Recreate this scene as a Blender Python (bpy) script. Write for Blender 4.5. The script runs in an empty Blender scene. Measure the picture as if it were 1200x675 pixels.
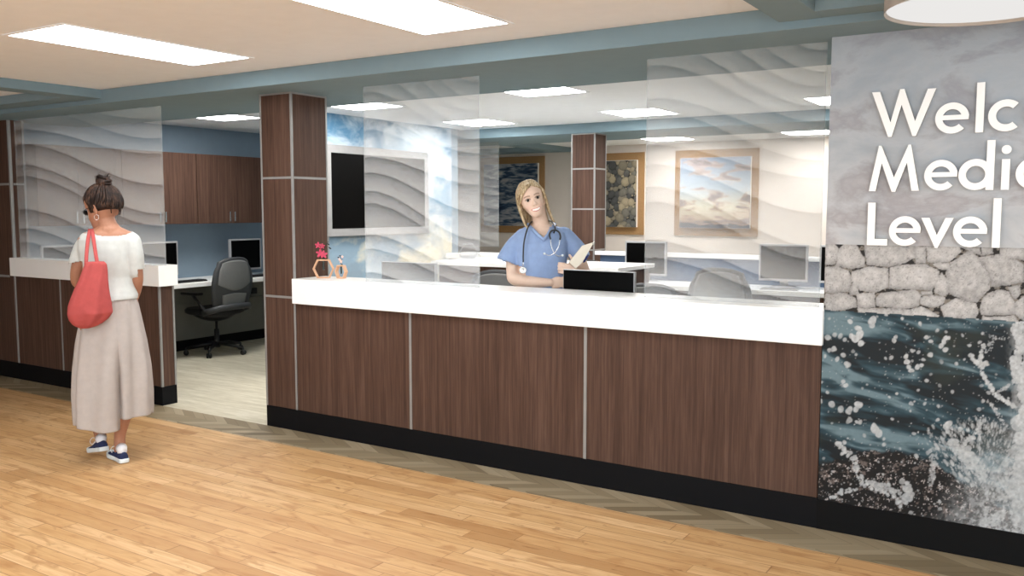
import bpy, bmesh, math, random
import numpy as np
from mathutils import Vector, Matrix, Euler, noise as mnoise
PI = math.pi
SC = bpy.context.scene
COL = SC.collection
random.seed(7)

# ------------------------------------------------------------------ camera
F_PX, PITCH, YAW, EYE = 1045.0, math.radians(5.05), math.radians(32.61), 1.55
cd = bpy.data.cameras.new('camera')
cam = bpy.data.objects.new('camera', cd)
COL.objects.link(cam)
cam.location = (0, 0, EYE)
cam.rotation_euler = (PI/2 - PITCH, 0, YAW)
cd.sensor_width = 36.0
cd.lens = 36.0*F_PX/1200.0
cd.clip_start, cd.clip_end = 0.05, 100
SC.camera = cam
SC.view_settings.view_transform = 'Standard'
SC.view_settings.look = 'None'
SC.view_settings.gamma = 1
SC.view_settings.use_curve_mapping = False
SC.view_settings.exposure = 1.0
try:
    SC.cycles.use_denoising = True
    SC.cycles.max_bounces = 10
    SC.cycles.diffuse_bounces = 6
    SC.cycles.transparent_max_bounces = 24
    SC.cycles.sample_clamp_indirect = 6
    SC.cycles.use_adaptive_sampling = False
except Exception:
    pass

def survey(px, py, x, y):
    """point on the upright plane through (x, y) that a sight line of the survey photo meets (1200x675)"""
    cp, sp = math.cos(PITCH), math.sin(PITCH)
    fw = Vector((-math.sin(YAW)*cp, math.cos(YAW)*cp, -sp))
    rt = Vector((math.cos(YAW), math.sin(YAW), 0))
    up = rt.cross(fw)
    r = fw + rt*((px-600)/F_PX) - up*((py-337.5)/F_PX)
    hx, hy = -math.sin(YAW), math.cos(YAW)
    t = (x*hx + y*hy)/(r.x*hx + r.y*hy)
    return Vector((r.x*t, r.y*t, EYE + r.z*t))

# ------------------------------------------------------------------ materials
def lin(c):
    c = c/255.0
    return c/12.92 if c <= 0.04045 else ((c+0.055)/1.055)**2.4
def rgb(r, g, b): return (lin(r), lin(g), lin(b), 1.0)

class NT:
    def __init__(s, name):
        s.m = bpy.data.materials.new(name); s.m.use_nodes = True
        s.t = s.m.node_tree; s.t.nodes.clear()
        s.out = s.t.nodes.new('ShaderNodeOutputMaterial')
    def n(s, typ, **kw):
        nd = s.t.nodes.new(typ)
        for k, v in kw.items():
            if k in nd.inputs: s.put(nd.inputs[k], v)
            else: setattr(nd, k, v)
        return nd
    def put(s, sock, v):
        if isinstance(v, bpy.types.NodeSocket): s.t.links.new(v, sock)
        else: sock.default_value = v
    def co(s, kind='Object'):
        return s.n('ShaderNodeTexCoord').outputs[kind]
    def mapping(s, vec, scale=(1, 1, 1), rot=(0, 0, 0), loc=(0, 0, 0)):
        return s.n('ShaderNodeMapping', Vector=vec, Scale=scale, Rotation=rot, Location=loc).outputs[0]
    def noise(s, vec, scale, detail=4, rough=0.55, dist=0.0):
        nd = s.n('ShaderNodeTexNoise'); s.put(nd.inputs['Vector'], vec)
        nd.inputs['Scale'].default_value = scale; nd.inputs['Detail'].default_value = detail
        nd.inputs['Roughness'].default_value = rough; nd.inputs['Distortion'].default_value = dist
        return nd.outputs['Fac']
    def ramp(s, fac, stops, interp='LINEAR'):
        nd = s.n('ShaderNodeValToRGB'); s.put(nd.inputs[0], fac)
        cr = nd.color_ramp; cr.interpolation = interp
        while len(cr.elements) < len(stops): cr.elements.new(0.5)
        for e, (p, c) in zip(cr.elements, stops):
            e.position = p; e.color = c if len(c) == 4 else (*c, 1)
        return nd.outputs[0]
    def mix(s, fac, a, b, mode='MIX'):
        nd = s.n('ShaderNodeMix'); nd.data_type = 'RGBA'; nd.blend_type = mode
        s.put(nd.inputs[0], fac); s.put(nd.inputs[6], a); s.put(nd.inputs[7], b)
        return nd.outputs[2]
    def math(s, op, a, b=0.0, c=0.0, clamp=False):
        nd = s.n('ShaderNodeMath'); nd.operation = op; nd.use_clamp = clamp
        s.put(nd.inputs[0], a); s.put(nd.inputs[1], b); s.put(nd.inputs[2], c)
        return nd.outputs[0]
    def sep(s, vec):
        nd = s.n('ShaderNodeSeparateXYZ'); s.put(nd.inputs[0], vec); return nd.outputs
    def comb(s, x, y, z):
        nd = s.n('ShaderNodeCombineXYZ'); s.put(nd.inputs[0], x); s.put(nd.inputs[1], y); s.put(nd.inputs[2], z)
        return nd.outputs[0]
    def bump(s, h, strength=0.2, dist=0.01):
        nd = s.n('ShaderNodeBump'); s.put(nd.inputs['Height'], h)
        nd.inputs['Strength'].default_value = strength; nd.inputs['Distance'].default_value = dist
        return nd.outputs[0]
    def bsdf(s, color, rough=0.5, metal=0.0, spec=0.5, normal=None, **kw):
        b = s.n('ShaderNodeBsdfPrincipled')
        s.put(b.inputs['Base Color'], color); s.put(b.inputs['Roughness'], rough)
        b.inputs['Metallic'].default_value = metal; b.inputs['Specular IOR Level'].default_value = spec
        if normal is not None: s.put(b.inputs['Normal'], normal)
        for k, v in kw.items(): s.put(b.inputs[k.replace('_', ' ')], v)
        s.t.links.new(b.outputs[0], s.out.inputs[0]); return b

def plain(name, c, rough=0.5, metal=0.0, spec=0.5, var=0.06, scale=9.0, bump=0.0, bscale=200.0, **kw):
    n = NT(name); co = n.co()
    f = n.noise(co, scale, 3)
    k = n.ramp(f, [(0.3, tuple(x*(1-var) for x in c[:3])), (0.7, tuple(min(1, x*(1+var)) for x in c[:3]))])
    nr = n.bump(n.noise(co, bscale, 2), bump, 0.002) if bump else None
    n.bsdf(k, rough, metal, spec, nr, **kw); return n.m

def wood_laminate(name, dark, mid, light):
    n = NT(name); co = n.co()
    g1 = n.noise(n.mapping(co, (60, 60, 1.6)), 1.0, 5, 0.65, 0.6)
    g2 = n.noise(n.mapping(co, (14, 14, 0.35)), 1.0, 3, 0.5, 1.2)
    g3 = n.noise(n.mapping(co, (190, 190, 7)), 1.0, 2, 0.5)
    f = n.math('ADD', n.math('MULTIPLY', g1, 0.55), n.math('ADD', n.math('MULTIPLY', g2, 0.3), n.math('MULTIPLY', g3, 0.15)))
    c = n.ramp(f, [(0.36, dark), (0.5, mid), (0.64, light)])
    n.bsdf(c, 0.5, 0, 0.16, n.bump(g1, 0.05, 0.002)); return n.m

M = {}
M['wood'] = wood_laminate('brown_laminate', rgb(64, 46, 38), rgb(81, 60, 50), rgb(98, 75, 64))
M['trim'] = plain('brushed_grey_trim', rgb(150, 150, 148), 0.4, 0.3)
M['kick'] = plain('black_rubber_base', rgb(11, 11, 14), 0.6, spec=0.15)
M['blockwall'] = plain('grey_brown_light_block', rgb(120, 108, 98), 0.9, spec=0.1, var=0.02)
M['white'] = plain('white_solid_surface', rgb(250, 250, 248), 0.25, var=0.01)
M['ceiling'] = plain('white_ceiling_paint', rgb(236, 240, 245), 0.9, spec=0.1, var=0.015)
M['beam'] = plain('slate_blue_soffit_paint', rgb(124, 145, 154), 0.8, spec=0.15, var=0.02)
M['blue'] = plain('dusty_blue_wall_paint', rgb(130, 147, 160), 0.85, spec=0.15, var=0.02)
M['cream'] = plain('cream_wall_paint', rgb(220, 211, 203), 0.85, spec=0.15, var=0.015)
M['greywall'] = plain('grey_wall_under_desk', rgb(118, 117, 110), 0.85, spec=0.1, var=0.03)
M['blackplastic'] = plain('black_plastic', rgb(14, 14, 15), 0.45, var=0.1)
M['screen'] = plain('black_screen_glass', rgb(2, 2, 2), 0.35, spec=0.08, var=0.05)
M['silver'] = plain('silver_grey_plastic', rgb(170, 170, 172), 0.42, 0.15)
M['tvbezel'] = plain('grey_tv_frame', rgb(146, 146, 146), 0.45, 0.1)
M['meshgrey'] = plain('grey_mesh_fabric', rgb(116, 117, 116), 0.8, var=0.12, scale=160, bump=0.4, bscale=500)
M['darkfabric'] = plain('black_seat_fabric', rgb(22, 22, 24), 0.85, var=0.2, scale=90)
M['chairframe'] = plain('charcoal_chair_plastic', rgb(58, 60, 62), 0.5)
M['chrome'] = plain('bright_metal', rgb(215, 215, 212), 0.25, 0.9)
M['tan'] = plain('tan_cork_board', rgb(160, 126, 88), 0.9, spec=0.1, var=0.08, scale=60, bump=0.2)
M['canvas_edge'] = plain('white_canvas_edge', rgb(215, 212, 205), 0.8)
M['blackpanel'] = plain('black_base_board', rgb(10, 10, 11), 0.7, spec=0.15)
M['navy'] = plain('dark_blue_partition_fabric', rgb(80, 98, 122), 0.9, spec=0.1, var=0.05, scale=80, bump=0.2)
M['drumside'] = plain('beige_drum_shade_edge', rgb(176, 168, 160), 0.6)

def emit(name, c, strength):
    n = NT(name)
    f = n.noise(n.co(), 3.0, 1)
    k = n.ramp(f, [(0, tuple(x*0.985 for x in c[:3])), (1, c)])
    e = n.n('ShaderNodeEmission', Color=k); e.inputs['Strength'].default_value = strength
    n.t.links.new(e.outputs[0], n.out.inputs[0]); return n.m
LIGHT = 7.0
M['panel_light'] = emit('lit_ceiling_diffuser', (0.965, 0.985, 1.0, 1), LIGHT)
M['small_light'] = emit('lit_small_ceiling_diffuser', (1.0, 0.975, 0.95, 1), 18.5)
M['drum_light'] = emit('lit_drum_diffuser', (1.0, 0.98, 0.96, 1), 0.42)

# ------------------------------------------------------------------ mesh building
def tag(o, label=None, cat=None, group=None, kind=None):
    if label: o['label'] = label
    if cat: o['category'] = cat
    if group: o['group'] = group
    if kind: o['kind'] = kind
    return o
def empty(name, loc=(0, 0, 0), rz=0.0, label=None, cat=None, group=None):
    o = bpy.data.objects.new(name, None); COL.objects.link(o)
    o.empty_display_size = 0.1
    o.location = loc; o.rotation_euler = (0, 0, rz)
    return tag(o, label, cat, group)
def copy_tree(o, parent=None):
    c = o.copy(); COL.objects.link(c); c.parent = parent
    for ch in list(o.children): copy_tree(ch, c)
    return c

class MB:
    def __init__(s): s.bm = bmesh.new()
    def _xf(s, vs, mat4):
        if mat4 is not None:
            for v in vs: v.co = mat4 @ v.co
    def box(s, lo, hi, bev=0.0, mi=0, xf=None, seg=2):
        t = bmesh.new()
        bmesh.ops.create_cube(t, size=1)
        c = [(lo[i]+hi[i])/2 for i in range(3)]; d = [abs(hi[i]-lo[i]) for i in range(3)]
        for v in t.verts: v.co = Vector((v.co[i]*d[i]+c[i] for i in range(3)))
        if bev: bmesh.ops.bevel(t, geom=list(t.edges), offset=min(bev, min(d)*0.45), segments=seg, affect='EDGES', profile=0.6)
        for f in t.faces: f.material_index = mi
        s.merge(t, xf); return s
    def merge(s, t, xf=None, smooth=False):
        mp = {}
        for v in t.verts:
            co = v.co if xf is None else xf @ v.co
            mp[v] = s.bm.verts.new(co)
        for f in t.faces:
            try:
                g = s.bm.faces.new([mp[v] for v in f.verts]); g.material_index = f.material_index; g.smooth = f.smooth or smooth
            except ValueError: pass
        t.free(); return s
    def prism(s, pts, z0, z1, mi=0, xf=None, bev=0.0):
        """polygon in xy, raised from z0 to z1"""
        t = bmesh.new()
        a = [t.verts.new((p[0], p[1], z0)) for p in pts]; b = [t.verts.new((p[0], p[1], z1)) for p in pts]
        n = len(pts)
        t.faces.new(a[::-1]); t.faces.new(b)
        for i in range(n): t.faces.new((a[i], a[(i+1) % n], b[(i+1) % n], b[i]))
        bmesh.ops.recalc_face_normals(t, faces=list(t.faces))
        if bev: bmesh.ops.bevel(t, geom=list(t.edges), offset=bev, segments=2, affect='EDGES')
        for f in t.faces: f.material_index = mi
        return s.merge(t, xf)
    def tube(s, pts, rad, seg=10, mi=0, flat=None, closed=False, xf=None, caps=True):
        """round (or flattened) tube along points; rad a number or list; flat=(vector, ratio)"""
        pts = [Vector(p) for p in pts]; n = len(pts)
        R = [rad]*n if not isinstance(rad, (list, tuple)) else list(rad)
        t = bmesh.new(); rings = []
        pu = None
        for i, p in enumerate(pts):
            if closed: d = pts[(i+1) % n]-pts[i-1]
            else: d = pts[min(i+1, n-1)]-pts[max(i-1, 0)]
            if d.length < 1e-9: d = Vector((0, 0, 1))
            d.normalize()
            if pu is None:
                ref = Vector((0, 0, 1)) if abs(d.z) < 0.9 else Vector((1, 0, 0))
                if flat: ref = Vector(flat[0])
                u = (ref - d*ref.dot(d)).normalized()
            else:
                u = (pu - d*pu.dot(d))
                if flat:
                    ref = Vector(flat[0]); q = ref-d*ref.dot(d)
                    if q.length > 0.2: u = q
                u.normalize()
            pu = u; w = d.cross(u); k = flat[1] if flat else 1.0
            rings.append([t.verts.new(p + u*math.cos(2*PI*j/seg)*R[i]*k + w*math.sin(2*PI*j/seg)*R[i]) for j in range(seg)])
        m = n if closed else n-1
        for i in range(m):
            a, b = rings[i], rings[(i+1) % n]
            for j in range(seg):
                f = t.faces.new((a[j], a[(j+1) % seg], b[(j+1) % seg], b[j])); f.smooth = True
        if not closed and caps:
            t.faces.new(rings[0][::-1]); t.faces.new(rings[-1])
        for f in t.faces: f.material_index = mi
        return s.merge(t, xf)
    def lathe(s, prof, seg=24, mi=0, xf=None, smooth=True):
        t = bmesh.new(); rings = []
        for r, z in prof:
            if r < 1e-6: rings.append([t.verts.new((0, 0, z))])
            else: rings.append([t.verts.new((r*math.cos(2*PI*j/seg), r*math.sin(2*PI*j/seg), z)) for j in range(seg)])
        for a, b in zip(rings, rings[1:]):
            for j in range(seg):
                va = [a[j % len(a)], a[(j+1) % len(a)]] if len(a) > 1 else [a[0]]
                vb = [b[(j+1) % len(b)], b[j % len(b)]] if len(b) > 1 else [b[0]]
                if len(va)+len(vb) > 2:
                    f = t.faces.new(va+vb); f.smooth = smooth
        bmesh.ops.recalc_face_normals(t, faces=list(t.faces))
        for f in t.faces: f.material_index = mi
        return s.merge(t, xf)
    def ball(s, c, r, mi=0, seg=16, rot=None):
        """ellipsoid, r a number or a triple"""
        if not isinstance(r, (list, tuple, Vector)): r = (r, r, r)
        t = bmesh.new(); bmesh.ops.create_uvsphere(t, u_segments=seg, v_segments=max(6, seg//2+2), radius=1)
        for v in t.verts:
            q = Vector((v.co.x*r[0], v.co.y*r[1], v.co.z*r[2]))
            if rot is not None: q = rot @ q
            v.co = q + Vector(c)
        for f in t.faces: f.smooth = True; f.material_index = mi
        return s.merge(t)
    def loft(s, rings, mi=0, caps=True, smooth=True, xf=None):
        """rings: lists of equal length of points"""
        t = bmesh.new(); R = [[t.verts.new(p) for p in r] for r in rings]; n = len(R[0])
        for a, b in zip(R, R[1:]):
            for j in range(n):
                f = t.faces.new((a[j], a[(j+1) % n], b[(j+1) % n], b[j])); f.smooth = smooth
        if caps: t.faces.new(R[0][::-1]); t.faces.new(R[-1])
        bmesh.ops.recalc_face_normals(t, faces=list(t.faces))
        for f in t.faces: f.material_index = mi
        return s.merge(t, xf)
    def build(s, name, mats, parent=None, loc=None, rot=None):
        me = bpy.data.meshes.new(name)
        s.bm.normal_update(); s.bm.to_mesh(me); s.bm.free()
        if not isinstance(mats, (list, tuple)): mats = [mats]
        for m in mats: me.materials.append(m)
        o = bpy.data.objects.new(name, me); COL.objects.link(o)
        if parent is not None: o.parent = parent
        if loc is not None: o.location = loc
        if rot is not None: o.rotation_euler = rot
        return o

def struct(name, mb, m, label=None):
    o = mb.build(name, m); o['kind'] = 'structure'
    if label: o['label'] = label
    return o

# value noise on arrays (for the printed pictures)
_rng = np.random.RandomState(5)
_perm = _rng.rand(512, 512)
def vnoise(x, y):
    xi = np.floor(x).astype(int); yi = np.floor(y).astype(int)
    fx = x-xi; fy = y-yi; fx = fx*fx*(3-2*fx); fy = fy*fy*(3-2*fy)
    g = lambda a, b: _perm[a % 512, b % 512]
    return (g(xi, yi)*(1-fx)+g(xi+1, yi)*fx)*(1-fy) + (g(xi, yi+1)*(1-fx)+g(xi+1, yi+1)*fx)*fy
def fbm(x, y, o=4, g=0.5):
    s = 0; a = 1.0; t = 0
    for k in range(o):
        s = s+a*vnoise(x*2**k+17.3*k, y*2**k+9.1*k); t += a; a *= g
    return s/t
def sstep(a, b, x):
    t = np.clip((x-a)/(b-a), 0, 1); return t*t*(3-2*t)
def grid_mesh(name, P, colors, attr='paint'):
    """P: (ny, nx, 3) points; colors: (ny, nx, 3|1) linear colours stored as a vertex attribute"""
    ny, nx = P.shape[:2]
    idx = np.arange(ny*nx).reshape(ny, nx)
    q = np.stack([idx[:-1, :-1], idx[:-1, 1:], idx[1:, 1:], idx[1:, :-1]], -1).reshape(-1, 4)
    me = bpy.data.meshes.new(name)
    me.vertices.add(ny*nx); me.vertices.foreach_set('co', P.reshape(-1).astype(np.float32))
    me.loops.add(q.size); me.loops.foreach_set('vertex_index', q.reshape(-1).astype(np.int32))
    me.polygons.add(len(q))
    me.polygons.foreach_set('loop_start', (np.arange(len(q))*4).astype(np.int32))
    me.polygons.foreach_set('loop_total', np.full(len(q), 4, np.int32))
    me.update(calc_edges=True)
    set_attr(me, colors.reshape(ny*nx, -1), attr)
    return me
def set_attr(me, c, attr='paint'):
    c = np.asarray(c, dtype=np.float32)
    if c.shape[1] == 3: c = np.concatenate([c, np.ones((len(c), 1), np.float32)], 1)
    a = me.color_attributes.new(attr, 'FLOAT_COLOR', 'POINT')
    a.data.foreach_set('color', c.reshape(-1))
def painted(name, rough=0.6, spec=0.3, bump=0.0, bscale=80, attr='paint', sss=0.0):
    n = NT(name); a = n.n('ShaderNodeAttribute'); a.attribute_name = attr
    f = n.noise(n.co(), 60, 2)
    k = n.mix(0.06, a.outputs['Color'], n.ramp(f, [(0.3, (0, 0, 0)), (0.7, (1, 1, 1))]), 'SOFT_LIGHT')
    nr = n.bump(n.noise(n.co(), bscale, 3), bump, 0.004) if bump else None
    b = n.bsdf(k, rough, 0, spec, nr)
    if sss:
        b.inputs['Subsurface Weight'].default_value = sss
        b.inputs['Subsurface Radius'].default_value = (0.01, 0.004, 0.002)
        b.inputs['Subsurface Scale'].default_value = 0.6
    return n.m
L3 = lambda r, g, b: np.array([lin(r), lin(g), lin(b)])
# ------------------------------------------------------------------ the setting
Y0 = 4.365; CZ = 2.447; BZ = 2.345; XB = 2.381

def plank_floor():
    n = NT('honey_oak_planks'); co = n.co(); x, y, z = n.sep(co)
    W = 0.088; Lp = 0.92
    row = n.math('FLOOR', n.math('DIVIDE', y, W))
    wn = n.n('ShaderNodeTexWhiteNoise'); wn.noise_dimensions = '1D'; n.put(wn.inputs['W'], row)
    xs = n.math('ADD', x, n.math('MULTIPLY', wn.outputs['Value'], 7.3))
    # pieces of uneven length
    xs = n.math('ADD', xs, n.math('MULTIPLY', n.noise(n.comb(n.math('MULTIPLY', xs, 0.9), n.math('MULTIPLY', row, 3.7), 0.0), 1.0, 0), 0.9))
    colx = n.math('FLOOR', n.math('DIVIDE', xs, Lp))
    w2 = n.n('ShaderNodeTexWhiteNoise'); w2.noise_dimensions = '3D'; n.put(w2.inputs['Vector'], n.comb(colx, row, 3.0))
    rnd = w2.outputs['Value']
    v = n.comb(n.math('ADD', x, n.math('MULTIPLY', rnd, 31.0)), n.math('ADD', y, n.math('MULTIPLY', rnd, 17.0)), 0.0)
    g1 = n.noise(n.mapping(v, (2.2, 34, 1)), 1.0, 5, 0.62, 0.8)
    g2 = n.noise(n.mapping(v, (3.0, 10, 1)), 1.0, 3, 0.5, 1.5)
    knots = n.noise(n.mapping(v, (9, 17, 1)), 1.0, 3, 0.6, 0.6)
    base = n.ramp(rnd, [(0.0, rgb(180, 138, 92)), (0.12, rgb(204, 163, 114)), (0.6, rgb(212, 173, 124)), (0.85, rgb(224, 188, 141)), (1.0, rgb(192, 150, 102))])
    c = n.mix(n.math('MULTIPLY', n.ramp(g1, [(0.38, (0, 0, 0)), (0.66, (1, 1, 1))]), 0.62), base, rgb(180, 134, 86))
    c = n.mix(n.math('MULTIPLY', n.ramp(g2, [(0.54, (0, 0, 0)), (0.70, (1, 1, 1))]), 0.55), c, rgb(160, 110, 62))
    c = n.mix(n.math('MULTIPLY', n.ramp(knots, [(0.63, (0, 0, 0)), (0.73, (1, 1, 1))]), 0.6), c, rgb(130, 84, 44))
    fy = n.math('FRACT', n.math('DIVIDE', y, W)); fx = n.math('FRACT', n.math('DIVIDE', xs, Lp))
    ey = n.math('MINIMUM', fy, n.math('SUBTRACT', 1.0, fy)); ex = n.math('MINIMUM', fx, n.math('SUBTRACT', 1.0, fx))
    gap = n.math('MAXIMUM', n.math('LESS_THAN', ey, 0.022), n.math('LESS_THAN', ex, 0.0022))
    c = n.mix(n.math('MULTIPLY', gap, 0.6), c, rgb(120, 78, 42))
    n.bsdf(c, 0.5, 0, 0.28, n.bump(g1, 0.04, 0.002)); return n.m
def herring_floor():
    n = NT('grey_oak_herringbone'); co = n.co(); x, y, z = n.sep(co)
    # zigzag of short boards laid across the strip
    tri = n.math('PINGPONG', n.math('ADD', y, 0.1), 0.155)
    u = n.math('ADD', x, n.math('MULTIPLY', tri, 1.6))
    row = n.math('FLOOR', n.math('DIVIDE', u, 0.12))
    side = n.math('FLOOR', n.math('DIVIDE', n.math('ADD', y, 0.1), 0.155))
    w = n.n('ShaderNodeTexWhiteNoise'); w.noise_dimensions = '3D'; n.put(w.inputs['Vector'], n.comb(row, side, 1.0))
    g = n.noise(n.mapping(n.comb(u, n.math('MULTIPLY', y, 0.3), w.outputs['Value']), (26, 12, 3)), 1.0, 4, 0.6, 0.5)
    c = n.ramp(w.outputs['Value'], [(0, rgb(118, 104, 80)), (0.5, rgb(148, 134, 108)), (1, rgb(174, 160, 134))])
    c = n.mix(n.math('MULTIPLY', g, 0.6), c, rgb(128, 114, 92))
    f = n.math('FRACT', n.math('DIVIDE', u, 0.12))
    c = n.mix(n.math('MULTIPLY', n.math('LESS_THAN', f, 0.05), 0.55), c, rgb(90, 76, 56))
    n.bsdf(c, 0.55, 0, 0.25); return n.m
def vinyl_floor():
    n = NT('pale_cream_vinyl'); co = n.co()
    g = n.noise(n.mapping(co, (2, 16, 1)), 1.0, 5, 0.6, 0.4)
    g2 = n.noise(n.mapping(co, (9, 60, 1)), 1.0, 3, 0.5)
    c = n.ramp(n.math('ADD', n.math('MULTIPLY', g, 0.7), n.math('MULTIPLY', g2, 0.3)), [(0.35, rgb(178, 170, 148)), (0.5, rgb(196, 189, 168)), (0.65, rgb(212, 206, 188))])
    n.bsdf(c, 0.5, 0, 0.25); return n.m
M['planks'] = plank_floor(); M['herring'] = herring_floor(); M['vinyl'] = vinyl_floor()

struct('floor_lobby', MB().box((-11.5, -3, -0.1), (5.5, 4.06, 0)), M['planks'], 'honey oak plank floor of the lobby')
struct('floor_border', MB().box((-11.5, 4.06, -0.1), (5.5, Y0, 0)), M['herring'], 'grey herringbone floor strip along the counters')
struct('floor_office', MB().box((-11.5, Y0, -0.1), (5.5, 12, 0)), M['vinyl'], 'pale vinyl floor behind the counters')
struct('ceiling', MB().box((-11.5, -3.4, CZ), (5.5, 12, CZ+0.12)), M['ceiling'], 'white flat ceiling')

# beams and soffits (slate blue)
def soffit(name, lo, hi, label): struct(name, MB().box(lo, hi, 0.002, seg=1), M['beam'], label)
soffit('ceiling_beam', (-11.5, 4.075, BZ), (5.5, 5.175, CZ), 'wide slate blue beam over the reception counters')
soffit('ceiling_beam', (-11.5, 8.365, BZ), (5.5, 9.40, CZ), 'slate blue beam over the far brown column')
soffit('ceiling_crossbeam', (-6.47, -3.4, XB), (-6.28, 4.075, CZ), 'slate blue cross beam at the left of the lobby ceiling')
soffit('ceiling_crossbeam', (-1.19, -3.4, XB), (-1.0, 4.075, CZ), 'slate blue cross beam at the right of the lobby ceiling')
soffit('ceiling_soffit', (-11.5, 3.88, XB), (-6.47, 4.075, CZ), 'slate blue soffit strip left of the left cross beam')
soffit('ceiling_soffit', (-1.0, 3.93, XB), (5.5, 4.075, CZ), 'slate blue soffit strip right of the right cross beam')
soffit('ceiling_crossbeam', (-6.52, 9.40, XB), (-6.33, 11.5, CZ), 'slate blue cross beam by the far cream wall')
soffit('ceiling_soffit', (-9.0, 11.1, XB), (-6.52, 11.5, CZ), 'slate blue soffit over the far left picture')
soffit('ceiling_soffit', (-9.0, 9.40, XB), (-8.3, 11.5, CZ), 'slate blue soffit in the far left corner')

# walls
struct('wall_left', MB().box((-8.42, 4.5, 0), (-8.3, 8.24, CZ)), M['blue'], 'dusty blue wall behind the cabinets')
struct('wall_office_back', MB().box((-8.3, 8.12, 0), (-6.0, 8.24, CZ)), M['blue'])
struct('wall_far', MB().box((-9.0, 11.5, 0), (2.0, 11.62, CZ)), M['cream'], 'cream far wall with three pictures')
struct('wall_far_left', MB().box((-9.12, 8.24, 0), (-9.0, 11.62, CZ)), M['cream'])
struct('wall_office_right', MB().box((1.9, 4.5, 0), (2.0, 11.5, CZ)), M['cream'])
struct('baseboard_left', MB().box((-8.3, 4.5, 0), (-8.285, 8.12, 0.12), 0.003), M['kick'], 'black baseboard under the office desk')

def sky_wall():
    n = NT('sky_mural_print'); co = n.co(); x, y, z = n.sep(co)
    v = n.comb(y, z, x)
    f = n.noise(n.mapping(v, (1.1, 1.7, 1)), 1.6, 6, 0.58, 0.35)
    f2 = n.noise(n.mapping(v, (1.5, 2.2, 1), (0, 0, 0), (4.1, 2.2, 0)), 2.3, 5, 0.6, 0.6)
    blue = n.ramp(z, [(0.0, rgb(150, 170, 184)), (0.45, rgb(126, 158, 182)), (1.0, rgb(92, 142, 176))])
    zz = n.math('DIVIDE', z, 2.447)
    blue = n.ramp(zz, [(0.4, rgb(136, 156, 170)), (0.7, rgb(108, 146, 172)), (1.0, rgb(80, 128, 162))])
    cl = n.ramp(zz, [(0.45, rgb(222, 212, 184)), (0.62, rgb(198, 202, 202)), (0.9, rgb(190, 204, 214))])
    c = n.mix(n.ramp(f, [(0.44, (0, 0, 0)), (0.60, (1, 1, 1))]), blue, cl)
    c = n.mix(n.math('MULTIPLY', n.ramp(f2, [(0.5, (0, 0, 0)), (0.66, (1, 1, 1))]), 0.55), c, rgb(140, 168, 190))
    n.bsdf(c, 0.7, 0, 0.2); return n.m
M['skywall'] = sky_wall()
struct('wall_tv', MB().box((-6.12, 5.75, 0), (-6.0, 8.12, CZ)), M['skywall'], 'short wall printed with blue sky and clouds behind the television')

# brown panelled end wall left of the left counter
def trim_bars(name, bars, parent=None):
    for lo, hi in bars:
        b = MB().box(lo, hi, 0.002, seg=1).build(name, M['trim'], parent)
T = 0.011   # half width of a trim strip
w = struct('wall_front_left', MB().box((-11.5, Y0, 0.15), (-8.14, 4.50, BZ)), M['wood'], 'brown laminate wall left of the left counter')
trim_bars('trim_strip', [((-8.16, Y0-0.004, 0.15), (-8.136, Y0+0.02, BZ)), ((-8.15, 4.486, 0.15), (-8.134, 4.504, BZ)),
    ((-11.4, Y0-0.004, 1.765), (-8.16, Y0+0.01, 1.785)), ((-11.4, Y0-0.004, 0.93), (-8.23, Y0+0.01, 0.95)),
    ((-8.17, 4.39, 1.765), (-8.136, 4.486, 1.785)), ((-9.4, Y0-0.004, 0.15), (-9.38, Y0+0.01, BZ))], w)
struct('baseboard_front_left', MB().box((-11.5, Y0-0.004, 0), (-8.136, 4.504, 0.151), 0.003), M['kick'])

struct('wall_light_block_left', MB().box((-9.9, -3.4, 0), (-9.8, Y0, CZ)), M['blockwall'], 'unseen grey brown wall added to darken the left end of the lobby')  # unseen wall, added to keep world light off the left side
struct('wall_light_block_back', MB().box((-9.8, -3.4, 0), (-5.2, -3.3, CZ)), M['blockwall'])  # added out of view; stops world light reaching the left part
# columns
def column(x0, x1, y0, y1, z1, seams, label, base=True):
    e = empty('column', ((x0+x1)/2, (y0+y1)/2, 0)); e['kind'] = 'structure'; e['label'] = label
    ox, oy = (x0+x1)/2, (y0+y1)/2
    X0, X1, Ya, Yb = x0-ox, x1-ox, y0-oy, y1-oy
    MB().box((X0, Ya, 0.15), (X1, Yb, z1), 0.002, seg=1).build('column_shaft', M['wood'], e)
    MB().box((X0-0.003, Ya-0.003, 0), (X1+0.003, Yb+0.003, 0.15), 0.003).build('column_base', M['kick'], e)
    for ax, ay in ((X0, Ya), (X1, Ya), (X1, Yb), (X0, Yb)):
        MB().box((ax-0.004-(0.007 if ax > 0 else 0), ay-0.004-(0.007 if ay > 0 else 0), 0.15),
                 (ax+0.004+(0.007 if ax < 0 else 0), ay+0.004+(0.007 if ay < 0 else 0), z1), 0.001, seg=1).build('corner_strip', M['trim'], e)
    for z in seams:
        m = MB(); t = 0.003
        m.box((X0-t, Ya-t, z-0.008), (X1+t, Ya+0.004, z+0.008)); m.box((X1-0.004, Ya-t, z-0.008), (X1+t, Yb+t, z+0.008))
        m.box((X0-t, Ya-t, z-0.008), (X0+0.004, Yb+t, z+0.008)); m.box((X0-t, Yb-0.004, z-0.008), (X1+t, Yb+t, z+0.008))
        m.build('seam_strip', M['trim'], e)
    m = MB(); m.box((X0-0.003, Ya-0.003, z1-0.012), (X1+0.003, Yb+0.003, z1)); m.build('top_strip', M['trim'], e)
column(-4.88, -4.576, Y0, 4.70, BZ, (1.766, 0.939), 'square brown laminate column at the left end of the main counter')
column(-4.621, -4.346, 8.40, 8.66, BZ, (1.975, 1.551, 1.12), 'square brown laminate column behind the nurse')

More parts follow.
